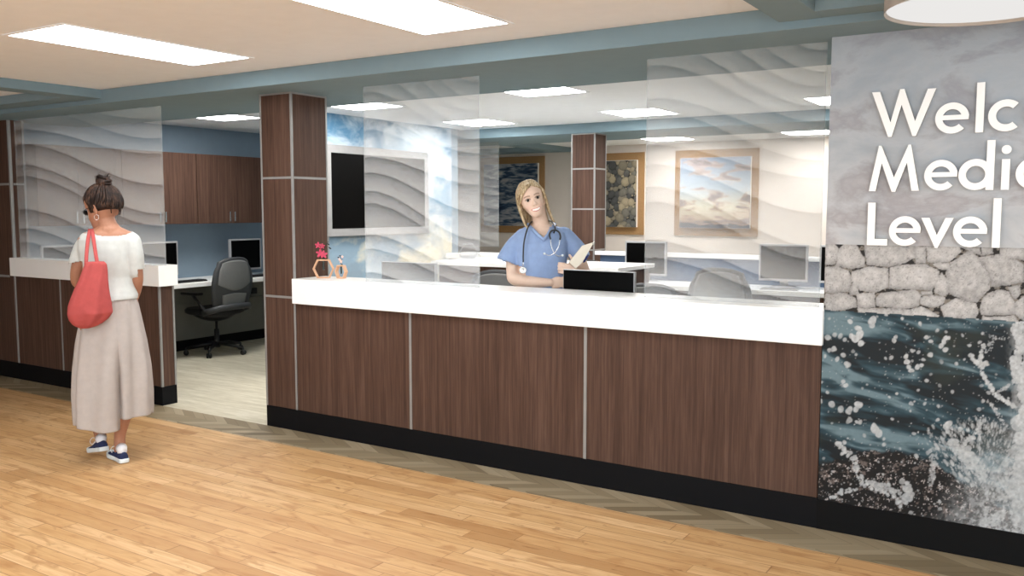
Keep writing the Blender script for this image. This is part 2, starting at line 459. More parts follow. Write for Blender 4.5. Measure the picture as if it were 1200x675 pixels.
# ceiling lights
def ceiling_light(x0, x1, y0, y1, label, lm='panel_light'):
    cx, cy = (x0+x1)/2, (y0+y1)/2
    e = empty('ceiling_light', (cx, cy, CZ), 0, label, 'ceiling light', 'recessed ceiling light panels')
    a, b = (x1-x0)/2, (y1-y0)/2; f = 0.022
    m = MB()
    m.box((-a-f, -b-f, -0.004), (-a, b+f, 0)); m.box((a, -b-f, -0.004), (a+f, b+f, 0))
    m.box((-a, -b-f, -0.004), (a, -b, 0)); m.box((-a, b, -0.004), (a, b+f, 0))
    m.build('light_frame', M['ceiling'], e)
    MB().box((-a, -b, -0.003), (a, b, -0.0005)).build('diffuser', M[lm], e)
big = [(-4.73, 2.56, 'long bright ceiling light panel over the lobby above the woman with the bag'),
       (-2.90, 2.56, 'bright ceiling light panel over the lobby, cut by the top of the photo')]
for x, y, l in big: ceiling_light(x, x+0.51, y, y+1.14, l)
for x, y, l in [(-4.73, -0.2, 'added unseen lobby ceiling light panel in the second row, left'), (-2.9, -0.2, 'added unseen lobby ceiling light panel in the second row, middle'),
                (0.7, 1.2, 'added unseen lobby ceiling light panel in the right bay'),
                (0.7, -1.6, 'added unseen lobby ceiling light panel in the right bay, farther from the mural'),
                (-4.73, -2.4, 'added unseen lobby ceiling light panel in the third row')]:
    ceiling_light(x, x+0.51, y, y+1.14, l)  # out-of-view panels, added as light from the camera side
small = [(-7.40, 5.60, 'small square ceiling light in front of the blue wall above the cabinets'), (-5.60, 5.60, 'small square ceiling light just right of the near brown column'),
         (-5.61, 7.45, 'small square ceiling light near the end of the sky printed wall'), (-3.79, 5.60, 'small square ceiling light directly above the nurse'),
         (-3.80, 7.46, 'small square ceiling light in front of the far beam, over the pebble picture'), (-1.96, 7.46, 'small square ceiling light behind the right end of the large right glass panel'),
         (-4.81, 10.5, 'small square ceiling light beyond the far beam, above the sunset picture'), (-3.03, 10.5, 'small square ceiling light beyond the far beam, right of the sunset picture')]
for x, y, l in small: ceiling_light(x, x+0.53, y, y+0.55, l, 'small_light')

# drum lamp at the top right
DR = 0.352
e = empty('drum_lamp', (-0.335, 3.76, 2.288), 0, 'large round white drum ceiling lamp above the mural wall', 'ceiling lamp')
prof = [(DR, 0.0), (DR, 0.159), (DR-0.006, 0.159), (DR-0.006, 0.004), (DR, 0.0)]
MB().lathe(prof, 64).build('drum_shade', M['drumside'], e)
MB().lathe([(DR-0.008, 0.012), (DR*0.8, 0.002), (DR*0.4, -0.006), (0, -0.008)], 64).build('lamp_diffuser', M['drum_light'], e)

# ------------------------------------------------------------------ counters
def counter_base(name, x0, x1, seams, depth, zt, label):
    e = empty(name, ((x0+x1)/2, Y0+depth/2, 0), 0, label, 'reception counter')
    ox, oy = (x0+x1)/2, Y0+depth/2
    b = [x0]+seams+[x1]
    for a, c in zip(b, b[1:]):
        MB().box((a-ox+0.002, -depth/2, 0.15), (c-ox-0.002, depth/2, zt), 0.002, seg=1).build('front_panel', M['wood'], e)
    for s in seams:
        MB().box((s-ox-0.009, -depth/2-0.003, 0.15), (s-ox+0.009, -depth/2+0.01, zt)).build('trim_strip', M['trim'], e)
    MB().box((x0-ox, -depth/2-0.004, 0), (x1-ox, depth/2+0.004, 0.15), 0.003).build('toe_kick', M['kick'], e)
    return e, ox, oy
e, ox, oy = counter_base('reception_counter', -4.573, -1.029, [-3.556, -2.306], 0.14, 0.9015, 'long brown laminate reception counter with black toe kick, in the middle')
e, ox, oy = counter_base('reception_counter', -8.134, -6.07, [-7.43], 0.13, 0.949, 'shorter brown laminate reception counter behind the woman with the red bag')
hx = (8.134-6.07)/2
for yy in (-0.065, 0.065):
    MB().box((hx-0.012, yy-0.004-(0.008 if yy > 0 else 0), 0.15), (hx+0.003, yy+0.004+(0.008 if yy < 0 else 0), 0.949)).build('corner_strip', M['trim'], e)
tag(MB().box((-4.574, 4.335, 0.9015), (-1.023, 4.665, 1.073), 0.003).build('counter_top', M['white']),
    'thick white counter top on the long middle reception counter', 'counter top')
tag(MB().box((-8.17, 4.335, 0.949), (-6.03, 4.51, 1.113), 0.003).build('counter_top', M['white']),
    'thick white counter top in front of the woman with the red bag', 'counter top')

# wavy frosted panels
CURVES = [(-.75, -.05), (-.5, .03), (-.34, .11), (-.178, .164), (-.052, .238), (.032, .296), (.166, .36), (.223, .44), (.36, .507), (.44, .64),
          (.533, .77), (.597, .82), (.757, .93), (.832, .99), (.955, 1.12), (1.1, 1.3)]
def wave_mat():
    n = NT('frosted_wave_acrylic'); a = n.n('ShaderNodeAttribute'); a.attribute_name = 'wave'
    s = a.outputs['Fac']
    col = n.ramp(s, [(0.0, rgb(52, 54, 58)), (0.5, rgb(200, 202, 205)), (1.0, rgb(255, 255, 255))])
    d = n.n('ShaderNodeBsdfDiffuse', Color=col); t = n.n('ShaderNodeBsdfTranslucent', Color=col)
    m1 = n.n('ShaderNodeMixShader'); m1.inputs[0].default_value = 0.45
    n.t.links.new(d.outputs[0], m1.inputs[1]); n.t.links.new(t.outputs[0], m1.inputs[2])
    tr = n.n('ShaderNodeBsdfTransparent'); tr.inputs[0].default_value = (0.97, 0.98, 0.98, 1)
    m2 = n.n('ShaderNodeMixShader'); m2.inputs[0].default_value = 0.24
    n.t.links.new(tr.outputs[0], m2.inputs[1]); n.t.links.new(m1.outputs[0], m2.inputs[2])
    n.t.links.new(m2.outputs[0], n.out.inputs[0]); return n.m
def clear_mat():
    n = NT('clear_acrylic')
    f = n.ramp(n.noise(n.co(), 4, 1), [(0, (0.96, 0.975, 0.975)), (1, (0.98, 0.99, 0.99))])
    tr = n.n('ShaderNodeBsdfTransparent'); n.put(tr.inputs[0], f)
    g = n.n('ShaderNodeBsdfDiffuse'); g.inputs[0].default_value = (0.8, 0.83, 0.84, 1)
    m = n.n('ShaderNodeMixShader'); m.inputs[0].default_value = 0.12
    n.t.links.new(tr.outputs[0], m.inputs[1]); n.t.links.new(g.outputs[0], m.inputs[2]); n.t.links.new(m.outputs[0], n.out.inputs[0]); return n.m
M['wave'] = wave_mat(); M['clear'] = clear_mat()
def wave_panel(x0, x1, y, z0, z1, label, shift=0.0, nx=150, ny=300, curves=None):
    e = empty('wave_panel', ((x0+x1)/2, y, z0), 0, label, 'glass panel')
    u = np.linspace(0, 1, nx); v = np.linspace(0, 1, ny)
    U, V = np.meshgrid(u, v)
    S = (1-np.cos(PI*np.clip((U-0.04)/0.96, 0, 1)))/2 + 0.0*U
    S = S - 0.02*np.sin(PI*np.clip(U/0.16, 0, 1))
    K = [l+shift+(r-l)*S for l, r in (curves or CURVES)]
    val = np.ones_like(U)
    for a, b in zip(K, K[1:]):
        ins = (V >= a) & (V < b)
        t = (V-a)/np.maximum(b-a, 1e-4); w_ = np.minimum(1.0, (V-a)/0.12)
        q = 0.15 + 0.85*np.sqrt(np.clip(0.35*t+0.65*w_, 0, 1))
        val = np.where(ins, q, val)
    P = np.stack([(x0-x1)/2+U*(x1-x0), np.full_like(U, -0.006), (z1-z0)*(1-V)], -1)[:, ::1]
    C = np.repeat(val[..., None], 3, -1)
    me = grid_mesh('wave_film', P[::-1], C[::-1], 'wave'); me.materials.append(M['wave'])
    o = bpy.data.objects.new('wave_film', me); COL.objects.link(o); o.parent = e
    o2 = o.copy(); COL.objects.link(o2); o2.parent = e; o2.location = (0, 0.012, 0)
    m = MB(); w = (x1-x0)/2; h = z1-z0
    m.box((-w, -0.006, 0), (-w+0.004, 0.006, h)); m.box((w-0.004, -0.006, 0), (w, 0.006, h)); m.box((-w, -0.006, 0), (w, 0.006, 0.004))
    m.build('polished_edge', M['clear'], e)
wave_panel(-8.12, -6.045, 4.415, 1.113, BZ-0.001, 'wide frosted wavy glass panel on the left counter, in front of the wall cabinets', nx=220,
    curves=[(-.4, -.1), (-.125, .077), (-.086, .2), (.076, .295), (.18, .49), (.33, .675), (.41, .754), (.65, .95), (.79, 1.08), (.89, 1.17), (1.05, 1.3)])
wave_panel(-4.0, -3.085, 4.455, 1.073, BZ-0.001, 'narrow frosted wavy glass panel over the television and left part of the middle counter')
wave_panel(-1.995, -1.068, 4.455, 1.073, BZ-0.001, 'frosted wavy glass panel on the right end of the middle counter')
# ------------------------------------------------------------------ printed mural on the right wall
def inpoly_sd(px, py, poly):
    """signed distance to a polygon (negative inside), arrays in the same units as poly"""
    d = np.full(px.shape, 1e9); ins = np.zeros(px.shape, bool); n = len(poly)
    for i in range(n):
        ax, ay = poly[i]; bx, by = poly[(i+1) % n]
        ex, ey = bx-ax, by-ay; L = ex*ex+ey*ey
        t = np.clip(((px-ax)*ex+(py-ay)*ey)/L, 0, 1)
        d = np.minimum(d, np.hypot(px-ax-t*ex, py-ay-t*ey))
        c = ((ay > py) != (by > py))
        with np.errstate(divide='ignore', invalid='ignore'):
            xi = (bx-ax)*(py-ay)/(by-ay)+ax
        ins ^= c & (px < xi)
    return np.where(ins, -d, d)
STONES = [[(38,25),(85,28),(108,60),(105,95),(90,150),(38,150)],[(118,60),(150,30),(215,35),(262,120),(262,160),(180,170),(100,160)],
 [(265,38),(360,35),(560,42),(560,110),(470,150),(400,160),(280,150)],[(562,42),(620,48),(622,140),(568,140)],[(628,50),(820,42),(830,75),(760,130),(690,140),(640,130)],
 [(670,150),(700,142),(755,145),(755,178),(700,175)],[(885,70),(930,110),(995,210),(1000,290),(920,370),(850,360),(760,310),(745,200),(770,140)],
 [(835,50),(940,55),(950,95),(900,75)],[(955,55),(1010,50),(1020,85),(960,95)],[(1065,55),(1200,55),(1200,120),(1120,110),(1065,95)],
 [(940,110),(1050,95),(1130,115),(1200,150),(1200,250),(1100,270),(1010,275),(1000,200)],[(38,170),(110,168),(170,190),(190,240),(180,300),(110,315),(38,310)],
 [(195,190),(290,165),(400,175),(405,280),(350,305),(240,300),(190,240)],[(180,300),(205,250),(230,320),(180,325)],[(415,170),(520,150),(620,150),(700,190),(700,230),(660,300),(560,290),(415,290)],
 [(685,240),(720,200),(755,250),(755,320),(720,335),(680,310)],[(38,325),(160,320),(210,350),(220,400),(140,415),(38,430)],[(222,325),(320,312),(328,400),(230,405)],
 [(335,345),(370,320),(560,298),(595,330),(580,390),(480,408),(340,390)],[(598,312),(660,310),(660,328),(600,328)],[(600,345),(660,332),(735,345),(720,385),(650,400),(595,380)],
 [(715,400),(800,350),(915,380),(930,430),(900,475),(740,475)],[(945,400),(965,340),(1050,298),(1110,310),(1145,380),(1140,440),(1040,445),(950,440)],
 [(1110,285),(1170,275),(1180,320),(1145,350)],[(1150,370),(1200,340),(1200,480),(1150,440)],[(540,410),(600,400),(700,450),(640,480),(540,460)],
 [(230,412),(420,410),(530,415),(535,460),(240,440)],[(960,455),(1060,460),(1140,450),(1180,500),(960,500)],[(1205,60),(1330,55),(1345,150),(1210,140)],[(1210,160),(1400,165),(1400,300),(1215,290)],
 [(1210,310),(1330,305),(1340,480),(1210,500)],[(1350,50),(1500,55),(1500,150),(1360,145)],[(1410,165),(1560,160),(1570,280),(1415,300)],[(1350,320),(1550,310),(1560,500),(1350,490)]]
WX0, WX1, WZ0, WZ1 = -1.027, 0.8, 0.146, BZ
def wall_to_px(X, Z, Y=Y0):
    cp, sp = math.cos(PITCH), math.sin(PITCH); cy, sy = math.cos(YAW), math.sin(YAW)
    v0, v1, v2 = X, Y, Z-EYE
    d = v0*(-sy*cp)+v1*(cy*cp)+v2*(-sp)
    r = v0*cy+v1*sy
    u = v0*(-sy*sp)+v1*(cy*sp)+v2*cp
    return 600+F_PX*r/d, 337.5-F_PX*u/d
def mural_paint():
    st = 0.0034
    nx = int((WX1-WX0)/st); nz = int((1.385-WZ0)/st)
    X, Z = np.meshgrid(np.linspace(WX0, WX1, nx), np.linspace(WZ0, 1.385, nz))
    PX, PY = wall_to_px(X, Z)
    # --- stones
    sx, sy = (PX-960)*5, (PY-280)*5
    wx = sx+14*(fbm(sx/40, sy/40)-.5)+5*(fbm(sx/9+5, sy/9)-.5); wy = sy+14*(fbm(sx/40+9, sy/40+3)-.5)+5*(fbm(sx/9, sy/9+8)-.5)
    best = np.full(X.shape, 1e9); tone = np.zeros(X.shape); rs = np.random.RandomState(3)
    top = np.zeros(X.shape)
    for poly in STONES:
        d = inpoly_sd(wx, wy, poly); tv = rs.rand()
        ys = [p[1] for p in poly]
        m = d < best; best = np.where(m, d, best); tone = np.where(m, tv, tone)
        top = np.where(m, (wy-min(ys))/(max(ys)-min(ys)), top)
    grain = fbm(sx/26+50, sy/26)*.6+fbm(sx/6, sy/6+40)*.4
    lum = 0.43+0.08*(tone-.5)+0.42*(grain-.5)
    lum = lum*(0.78+0.22*sstep(-6, 20, -best)) * (1.06-0.22*sstep(.6, 1.0, top))
    specks = sstep(.66, .74, fbm(sx/7+3, sy/7+11))
    lum = lum*(1-.35*specks)
    stone = lum[..., None]*np.array([1.0, 0.985, 0.97])
    gapn = fbm(sx/30+20, sy/18)
    gap = np.where(gapn[..., None] > .47, np.array([0.012, 0.009, 0.007]), np.array([0.16, 0.145, 0.125])*(0.6+grain[..., None]))
    w = sstep(1.5, 6, best)[..., None]
    stone = stone*(1-w)+gap*w
    # --- sea
    a = 0.12
    u = X*math.cos(a)-(Z)*math.sin(a)*-1; v = Z*math.cos(a)+X*math.sin(a)
    wr = fbm(u*3, v*9, 3)
    n1 = fbm(u*3.2+2*wr, v*13+1.6*wr, 4, .5); n2 = fbm(u*9+3*wr, v*34+2, 3)
    h = n1*.72+n2*.28
    dark = L3(6, 18, 24); mid = L3(34, 60, 70); lt = L3(100, 122, 130)
    k1 = sstep(.40, .54, h)[..., None]; k2 = sstep(.52, .66, h)[..., None]
    sea = dark*(1-k1)+mid*k1; sea = sea*(1-k2)+lt*k2
    olive = sstep(.6, .72, fbm(X*4+9, Z*6+3))[..., None]*0.3*(1-k2)
    sea = sea*(1-olive)+L3(52, 58, 44)*olive
    # px style coordinates for authored marks
    x, y = PX, PY
    # rock at the bottom left
    rim = 540-14*np.exp(-((x-1035)/45)**2)+ (x-1035)*0.0 + np.where(x < 1000, (1000-x)*0.05, 0)+np.where(x > 1090, (x-1090)*.62, 0)+9*(fbm(x/9, y/9)-.5)
    rk = sstep(-1, 4, y-rim)
    rt = fbm(x/4.5, y/4.5, 4, .65); rt2 = fbm(x/14+7, y/14)
    rockc = L3(9, 9, 10)*np.ones_like(sea)
    q = (sstep(.56, .72, rt)*sstep(.46, .62, rt2+.10*sstep(1000, 1090, x)))[..., None]
    rockc = rockc*(1-q)+L3(98, 88, 84)*q
    q2 = (sstep(.66, .76, fbm(x/3+40, y/3, 3, .7)))[..., None]; rockc = rockc*(1-.75*q2)+L3(188, 180, 178)*.75*q2
    sea = sea*(1-rk[..., None])+rockc*rk[..., None]
    # foam
    white = np.zeros(X.shape)
    rs = np.random.RandomState(11)
    def dot(cx, cy, r, s=1.0, e=1.0, ang=0.0):
        nonlocal white
        m = (np.abs(x-cx) < r*3+3) & (np.abs(y-cy) < r*3+3)
        if not m.any(): return
        dx = x[m]-cx; dy = y[m]-cy
        ca, sa = math.cos(ang), math.sin(ang)
        du = (dx*ca+dy*sa)/e; dv = -dx*sa+dy*ca
        rr = np.hypot(du, dv)+r*.5*(vnoise(x[m]/(r+.6)+cx, y[m]/(r+.6)+cy)-.5)
        white[m] = np.maximum(white[m], s*(1-sstep(r-.7, r+.5, rr)))
    for i in range(1500):
        r = 0.45+rs.rand()**7*1.9
        cx = 962+rs.rand()*470; cy = 366+rs.rand()*250
        dot(cx, cy, r, .35+.5*rs.rand(), 1+rs.rand()*.4, rs.rand()*3)
    big = [(1022,376,6.5,.9),(1022,381,5,.9),(997,377,4,.9),(1006,385,5,1),(1008,392,6,1),(1002,397,6,1),(1009,402,5,1),(998,394,4,1),(970,395,4.5,.8),(978,392,4,.7),(985,394,4,.7),(990,398,3,.8),
           (977,409,4.5,.9),(988,416,4,.8),(981,421,4,.8),(967,417,3,.8),(993,427,5.5,.9),(1048,399,3.6,.9),(1049,395,2.5,.9),(1086,395,3.6,.9),(1091,400,3.2,.9),(1099,387,3,.8),(1106,400,4.5,1),(1108,396,4,1),(1103,406,4.5,1),(1108,410,4,1),(1112,396,3,1),
           (1062,418,4,.95),(1063,424,4.5,.95),(1065,430,3.5,.9),(1068,434,4,.95),(1075,430,4,.95),(1080,428,3.4,.95),(1076,413,3,.8),(1069,411,3,.8),(1090,416,4,.9),(1082,421,3,.8),(988,447,3.4,.85),(991,452,4,.85),(970,460,3,.8),(1038,420,2.5,.8),
           (1006,474,5.5,.95),(975,474,5,.75),(985,479,5,.75),(995,481,6,.8),(1003,480,4,.8),(962,470,3,.7),(1025,502,7,.9),(1030,508,6,.9),(995,493,5,.6),(1008,495,3.5,.7),(1086,446,3,.8),(1046,491,2.5,.8),(1116,459,3,.7),(1068,473,3.6,.7),(1099,492,3.2,.8),
           (1109,500,5,.9),(1112,497,6,.95),(1110,505,4,.9),(1125,503,4,.8),(983,520,5,.9),(990,527,3,.9),(994,533,3,.9),(1036,521,3,.8),(1074,534,3.5,.8),(1152,470,3,.7),(1136,405,3,.8),(1128,393,2.6,.7),(1148,401,3,.7)]
    for cx, cy, r, s in big: dot(cx, cy, r*.68, s*.9, 1.25, cx*.7)
    def stroke(pts, r0, r1, s=.95, j=1.5, dens=1.1):
        for (ax, ay), (bx, by) in zip(pts, pts[1:]):
            L = math.hypot(bx-ax, by-ay); n = max(2, int(L/dens))
            for i in range(int(n*1.5)):
                t = rs.rand(); rr = (r0+(r1-r0)*rs.rand()**2)*.62
                dot(ax+(bx-ax)*t+(rs.rand()-.5)*j*2, ay+(by-ay)*t+(rs.rand()-.5)*j*2, rr, s*(.7+.3*rs.rand()))
    stroke([(1153,402),(1149,420),(1150,435),(1157,448),(1166,462),(1178,470),(1192,478)], 2, 4.5)
    stroke([(1138,416),(1142,424),(1150,427),(1156,424)], 3, 4.5)
    stroke([(1150,415),(1160,410),(1164,400),(1158,392),(1170,397),(1182,396),(1190,388)], .7, 1.6, .8)
    stroke([(1190,380),(1196,400),(1190,425),(1196,450),(1202,470),(1196,500)], 3, 8, .95, 4)
    stroke([(1200,380),(1208,410),(1204,440),(1212,470),(1206,520)], 5, 10, .95, 6)
    stroke([(1165,462),(1185,450),(1196,446)], 1, 3, .85)
    stroke([(1158,470),(1166,480),(1172,490),(1180,500)], 1, 2.6, .8)
    stroke([(1198,500),(1202,540),(1196,580),(1200,620)], 6, 12, .85, 9)
    # splash fan rising from behind the rock
    for i in range(1500):
        t = rs.rand(); ang = -2.3+rs.rand()*1.75; L = (rs.rand()**.7)*95
        cx = 1150+rs.randn()*8+math.cos(ang)*L*1.0; cy = 590+math.sin(ang)*L*1.05
        dot(cx, cy, .4+rs.rand()**4*1.7, .25+.55*rs.rand(), 2.2, ang)
    stroke([(1115,515),(1124,528),(1133,540),(1140,548)], 3, 6, .85, 4); stroke([(1132,520),(1145,507),(1152,490)], 2, 5, .85, 3)
    stroke([(1118,523),(1136,530),(1146,545),(1152,560)], 3, 7, .8, 5)
    stroke([(983,518),(990,530),(1002,538),(1003,552),(1012,566),(1030,575),(1046,580),(1055,592)], 1.5, 4.2, .85, 3)
    stroke([(972,585),(985,577),(1003,573)], 1.2, 3.6, .85, 2); stroke([(1088,525),(1095,545),(1090,570)], 1.5, 4, .6, 3)
    stroke([(1060,567),(1066,575),(1062,590)], 3, 7, .75, 3); stroke([(1020,565),(1040,571),(1060,583)], 2, 5, .7, 4)
    # milky spray toward the right
    sp = sstep(1105, 1200, x+ (y-560)*.55)*sstep(470, 560, y+(x-1150)*.5)
    mist = sp*(.35+.65*sstep(.36, .62, fbm(x/5, y/5, 4, .65)))
    mist = np.maximum(mist, sstep(1176, 1204, x+6*(fbm(x/8, y/8)-.5))*sstep(.40, .58, fbm(x/6+3, y/11, 4, .6))*.85)
    white = np.maximum(white, mist*.85)
    fo = 0.34+.34*fbm(x/3, y/3, 3)
    wc = np.stack([fo*.94, fo*.98, fo], -1)
    white = np.clip(white, 0, 1)[..., None]
    sea = sea*(1-white)+wc*white
    # dark left rim of the sea photo
    seam = (Z < 1.071+.0015*np.sin(X*60))[..., None]
    col = np.where(seam, sea, stone)
    P = np.stack([X, np.full_like(X, Y0-0.0), Z], -1)
    return P, np.clip(col, 0, 1)
def greysky():
    n = NT('grey_cloud_print'); co = n.co(); x, y, z = n.sep(co)
    v = n.comb(x, z, 0.0)
    f = n.noise(n.mapping(v, (1.4, 2.4, 1), (0, 0, 0), (3.1, 0.7, 0)), 1.7, 6, 0.6, 0.3)
    c = n.ramp(f, [(0.36, rgb(172, 178, 184)), (0.5, rgb(190, 193, 196)), (0.58, rgb(166, 163, 166)), (0.72, rgb(196, 196, 198))])
    t = n.ramp(n.math('MULTIPLY', z, 0.4), [(0.56, (0, 0, 0)), (0.93, (1, 1, 1))])
    c = n.mix(n.math('MULTIPLY', t, 0.5), c, rgb(134, 148, 162))
    n.bsdf(c, 0.6, 0, 0.2); return n.m
w = struct('wall_mural', MB().box((-1.027, Y0, 0.15), (3.5, 4.50, 1.383)).box((-1.027, Y0-0.001, 1.383), (3.5, 4.50, BZ)), greysky(), 'wall covered by a printed picture of grey sky, stones and sea spray')
P_, C_ = mural_paint(); P_[..., 1] -= 0.0012
me = grid_mesh('stone_and_sea_print', P_, C_); me.materials.append(painted('stone_and_sea_print', 0.5, 0.3))
o = bpy.data.objects.new('mural_print', me); COL.objects.link(o); o.parent = w
o['label'] = 'printed picture of a stone wall above dark sea water with white spray'
struct('baseboard_mural', MB().box((-1.03, Y0-0.006, 0), (3.5, 4.504, 0.1455), 0.002), M['blackpanel'])
struct('wall_mural_end', MB().box((3.38, 4.5, 0), (3.5, 11.6, CZ)), M['cream'])

# --------------------------------------------------- raised lettering
M['letter'] = plain('warm_white_letter_face', rgb(250, 251, 250), 0.35, var=0.01)
M['letter_side'] = plain('letter_side_grey', rgb(150, 148, 142), 0.5)
CAP, XH, SW = 0.203, 0.134, 0.031
def arc(cx, cy, r, a0, a1, n=26): return [(cx+r*math.cos(math.radians(a0+(a1-a0)*i/n)), cy+r*math.sin(math.radians(a0+(a1-a0)*i/n))) for i in range(n+1)]
def ringpoly(cx, cy, ro, ri, a0, a1, n=36):
    loop = a1-a0 >= 359
    o_, i_ = arc(cx, cy, ro, a0, a1, n), arc(cx, cy, ri, a0, a1, n)
    if loop: o_, i_ = o_[:-1], i_[:-1]
    return dict(o=o_, i=i_, n=n, loop=loop)
def bar(p, q, w=SW):
    """slanted stem with level ends"""
    h = w/2*math.hypot(q[0]-p[0], q[1]-p[1])/abs(q[1]-p[1]) if abs(q[1]-p[1]) > 1e-6 else w/2
    return [(p[0]-h, p[1]), (p[0]+h, p[1]), (q[0]+h, q[1]), (q[0]-h, q[1])]
def glyph(ch):
    R = XH/2
    if ch == 'W': return [[(0.0, .2), (.034, .2), (.083, .062), (.118, .2+.006), (.136-.0, .2+.006), (.185, .062), (.232, .2), (.266, .2), (.191, -.004), (.176, -.004), (.127, .136), (.09, -.004), (.075, -.004)]]
    if ch == 'M': return [[(0, 0), (.030, 0), (.052, .125), (.098, -.004), (.114, -.004), (.158, .125), (.181, 0), (.212, 0), (.173, .205), (.162, .205), (.106, .062), (.049, .205), (.038, .205)]]
    if ch == 'L': return [[(0, 0), (.088, 0), (.088, .03), (.033, .03), (.033, .195), (0, .195)]]
    if ch == 'l': return [[(0, 0), (SW, 0), (SW, .212), (0, .212)]]
    if ch == 'i': return [[(0, 0), (SW, 0), (SW, .130), (0, .130)], arc(SW/2, .170, .019, 0, 340, 20)]
    if ch == 'e': return [ringpoly(R, R, R, R-.029, 8, 316), [(.018, R-.012+.004), (2*R-.002, R-.012+.004), (2*R-.001, R+.013), (.018, R+.013), 'thin']]
    if ch == 'c': return [ringpoly(R, R, R, R-.030, 48, 312)]
    if ch == 'o': return [ringpoly(R, R, R, R-.030, 0, 360)]
    if ch == 'd': return [ringpoly(R, R, R, R-.030, 0, 360), [(2*R-SW+.004, 0), (2*R+.004, 0), (2*R+.004, .212), (2*R-SW+.004, .212), 'thin']]
    if ch == 'v': return [[(0, .127), (.034, .127), (.066, .052), (.098, .127), (.131, .127), (.071, -.006), (.060, -.006)]]
def letter(ch, x, z, label, k=1.0):
    m = MB()
    for poly in glyph(ch):
        t = bmesh.new(); dep = 0.016
        if isinstance(poly, list) and poly[-1] == 'thin': poly = poly[:-1]; dep = 0.0165
        if isinstance(poly, dict):
            n = poly['n']; o_, i_ = poly['o'], poly['i']; loop = poly['loop']
            A = [t.verts.new((p[0]*k, 0, p[1]*k)) for p in o_]; B = [t.verts.new((p[0]*k, 0, p[1]*k)) for p in i_]
            fs = [t.faces.new((A[j], A[(j+1) % len(A)], B[(j+1) % len(B)], B[j])) for j in range(len(A) if loop else len(A)-1)]
            r = bmesh.ops.extrude_face_region(t, geom=fs)
        else:
            a = [t.verts.new((p[0]*k, 0, p[1]*k)) for p in poly]
            r = bmesh.ops.extrude_face_region(t, geom=[t.faces.new(a)])
        for v in r['geom']:
            if isinstance(v, bmesh.types.BMVert): v.co.y -= dep
        bmesh.ops.recalc_face_normals(t, faces=list(t.faces))
        for g in t.faces: g.material_index = 0 if abs(g.normal.y) > .9 else 1
        bmesh.ops.triangulate(t, faces=[g for g in t.faces if len(g.verts) > 4])
        m.merge(t)
    o = m.build('sign_letter', [M['letter'], M['letter_side']], None, (x, Y0-0.008, z))
    tag(o, label, 'letter', 'raised letters on the mural')
ROWS = [(1.878, [('W', -.838, 'large raised white letter W on the grey sky, start of the top line'), ('e', -.572, 'raised white letter e right after the W in the top line'),
                 ('l', -.413, 'raised white letter l in the middle of the top line'), ('c', -.366, 'raised white letter c in the top line, after the l'), ('o', -.222, 'raised white letter o cut by the right photo edge, top line')]),
        (1.632, [('M', -.838, 'large raised white letter M starting the middle line'), ('e', -.607, 'raised white letter e after the M in the middle line'),
                 ('d', -.471, 'raised white letter d in the middle line, tall stem right of the e'), ('i', -.306, 'raised white letter i with round dot in the middle line'), ('c', -.253, 'raised white letter c at the photo edge, end of the middle line')]),
        (1.385, [('L', -.838, 'large raised white letter L starting the bottom line, just above the stones'), ('e', -.745, 'raised white letter e beside the L in the bottom line'),
                 ('v', -.612, 'raised white letter v in the bottom line'), ('e', -.482, 'raised white letter e between the v and the last l of the bottom line'), ('l', -.330, 'raised white letter l ending the bottom line')])]
for z, row in ROWS:
    for ch, x, lab in row: letter(ch, x, z, lab)
# ------------------------------------------------------------------ wall cabinets (left room)
def wall_cabinet(y0, y1, label):
    """double door cabinet hung on the blue wall, doors face +X"""
    e = empty('wall_cabinet', (-8.3, (y0+y1)/2, 1.395), 0, label, 'cabinet', 'brown wall cabinets above the desk')
    h = (y1-y0)/2; H = 2.137-1.395
    MB().box((0, -h, 0), (0.31, h, H)).build('cabinet_body', M['wood'], e)
    for a, b, hy in ((-h+0.002, -0.0015, -0.033), (0.0015, h-0.002, 0.033)):
        d = MB().box((0.311, a, 0.001), (0.33, b, H-0.001), 0.0015, seg=1).build('door', M['wood'], e)
        m = MB(); m.box((0.345, hy-0.007, 0.022), (0.352, hy+0.007, 0.128), 0.002)
        for z in (0.03, 0.12): m.box((0.33, hy-0.005, z-0.004), (0.347, hy+0.005, z+0.004))
        m.build('handle', M['chrome'], d)
cabs = [(4.508, 5.295, 'leftmost brown wall cabinet, seen through frosted glass'),
        (5.36, 6.235, 'brown wall cabinet at the right edge of the left glass panel'), (6.24, 7.13, 'brown wall cabinet with twin handles beside the near column')]
for a, b, l in cabs: wall_cabinet(a, b, l)
# filler between, same run
tag(MB().box((-8.3, 5.298, 1.395), (-7.972, 5.357, 2.137)).build('filler_panel', M['wood']), 'narrow brown filler panel between two wall cabinets, behind the woman', 'panel')

# ------------------------------------------------------------------ left desk along the blue wall
tag(MB().box((-8.30, 4.51, 0.755), (-7.62, 8.11, 0.80), 0.004).build('worktop', M['white']), 'long white desk top along the blue wall under the cabinets', 'desk top')
m = MB(); m.box((-8.284, 4.52, 0.12), (-8.25, 8.11, 0.755)); m.box((-8.25, 4.52, 0.40), (-8.235, 8.11, 0.52), 0.004)
tag(m.build('desk_back_panel', M['greywall']), 'grey panel under the white desk in the left room', 'panel')
tag(MB().box((-8.235, 7.12, 0.56), (-8.17, 7.20, 0.63), 0.006).build('cable_box', M['blackplastic']), 'small black box on the grey panel under the left desk', 'box')

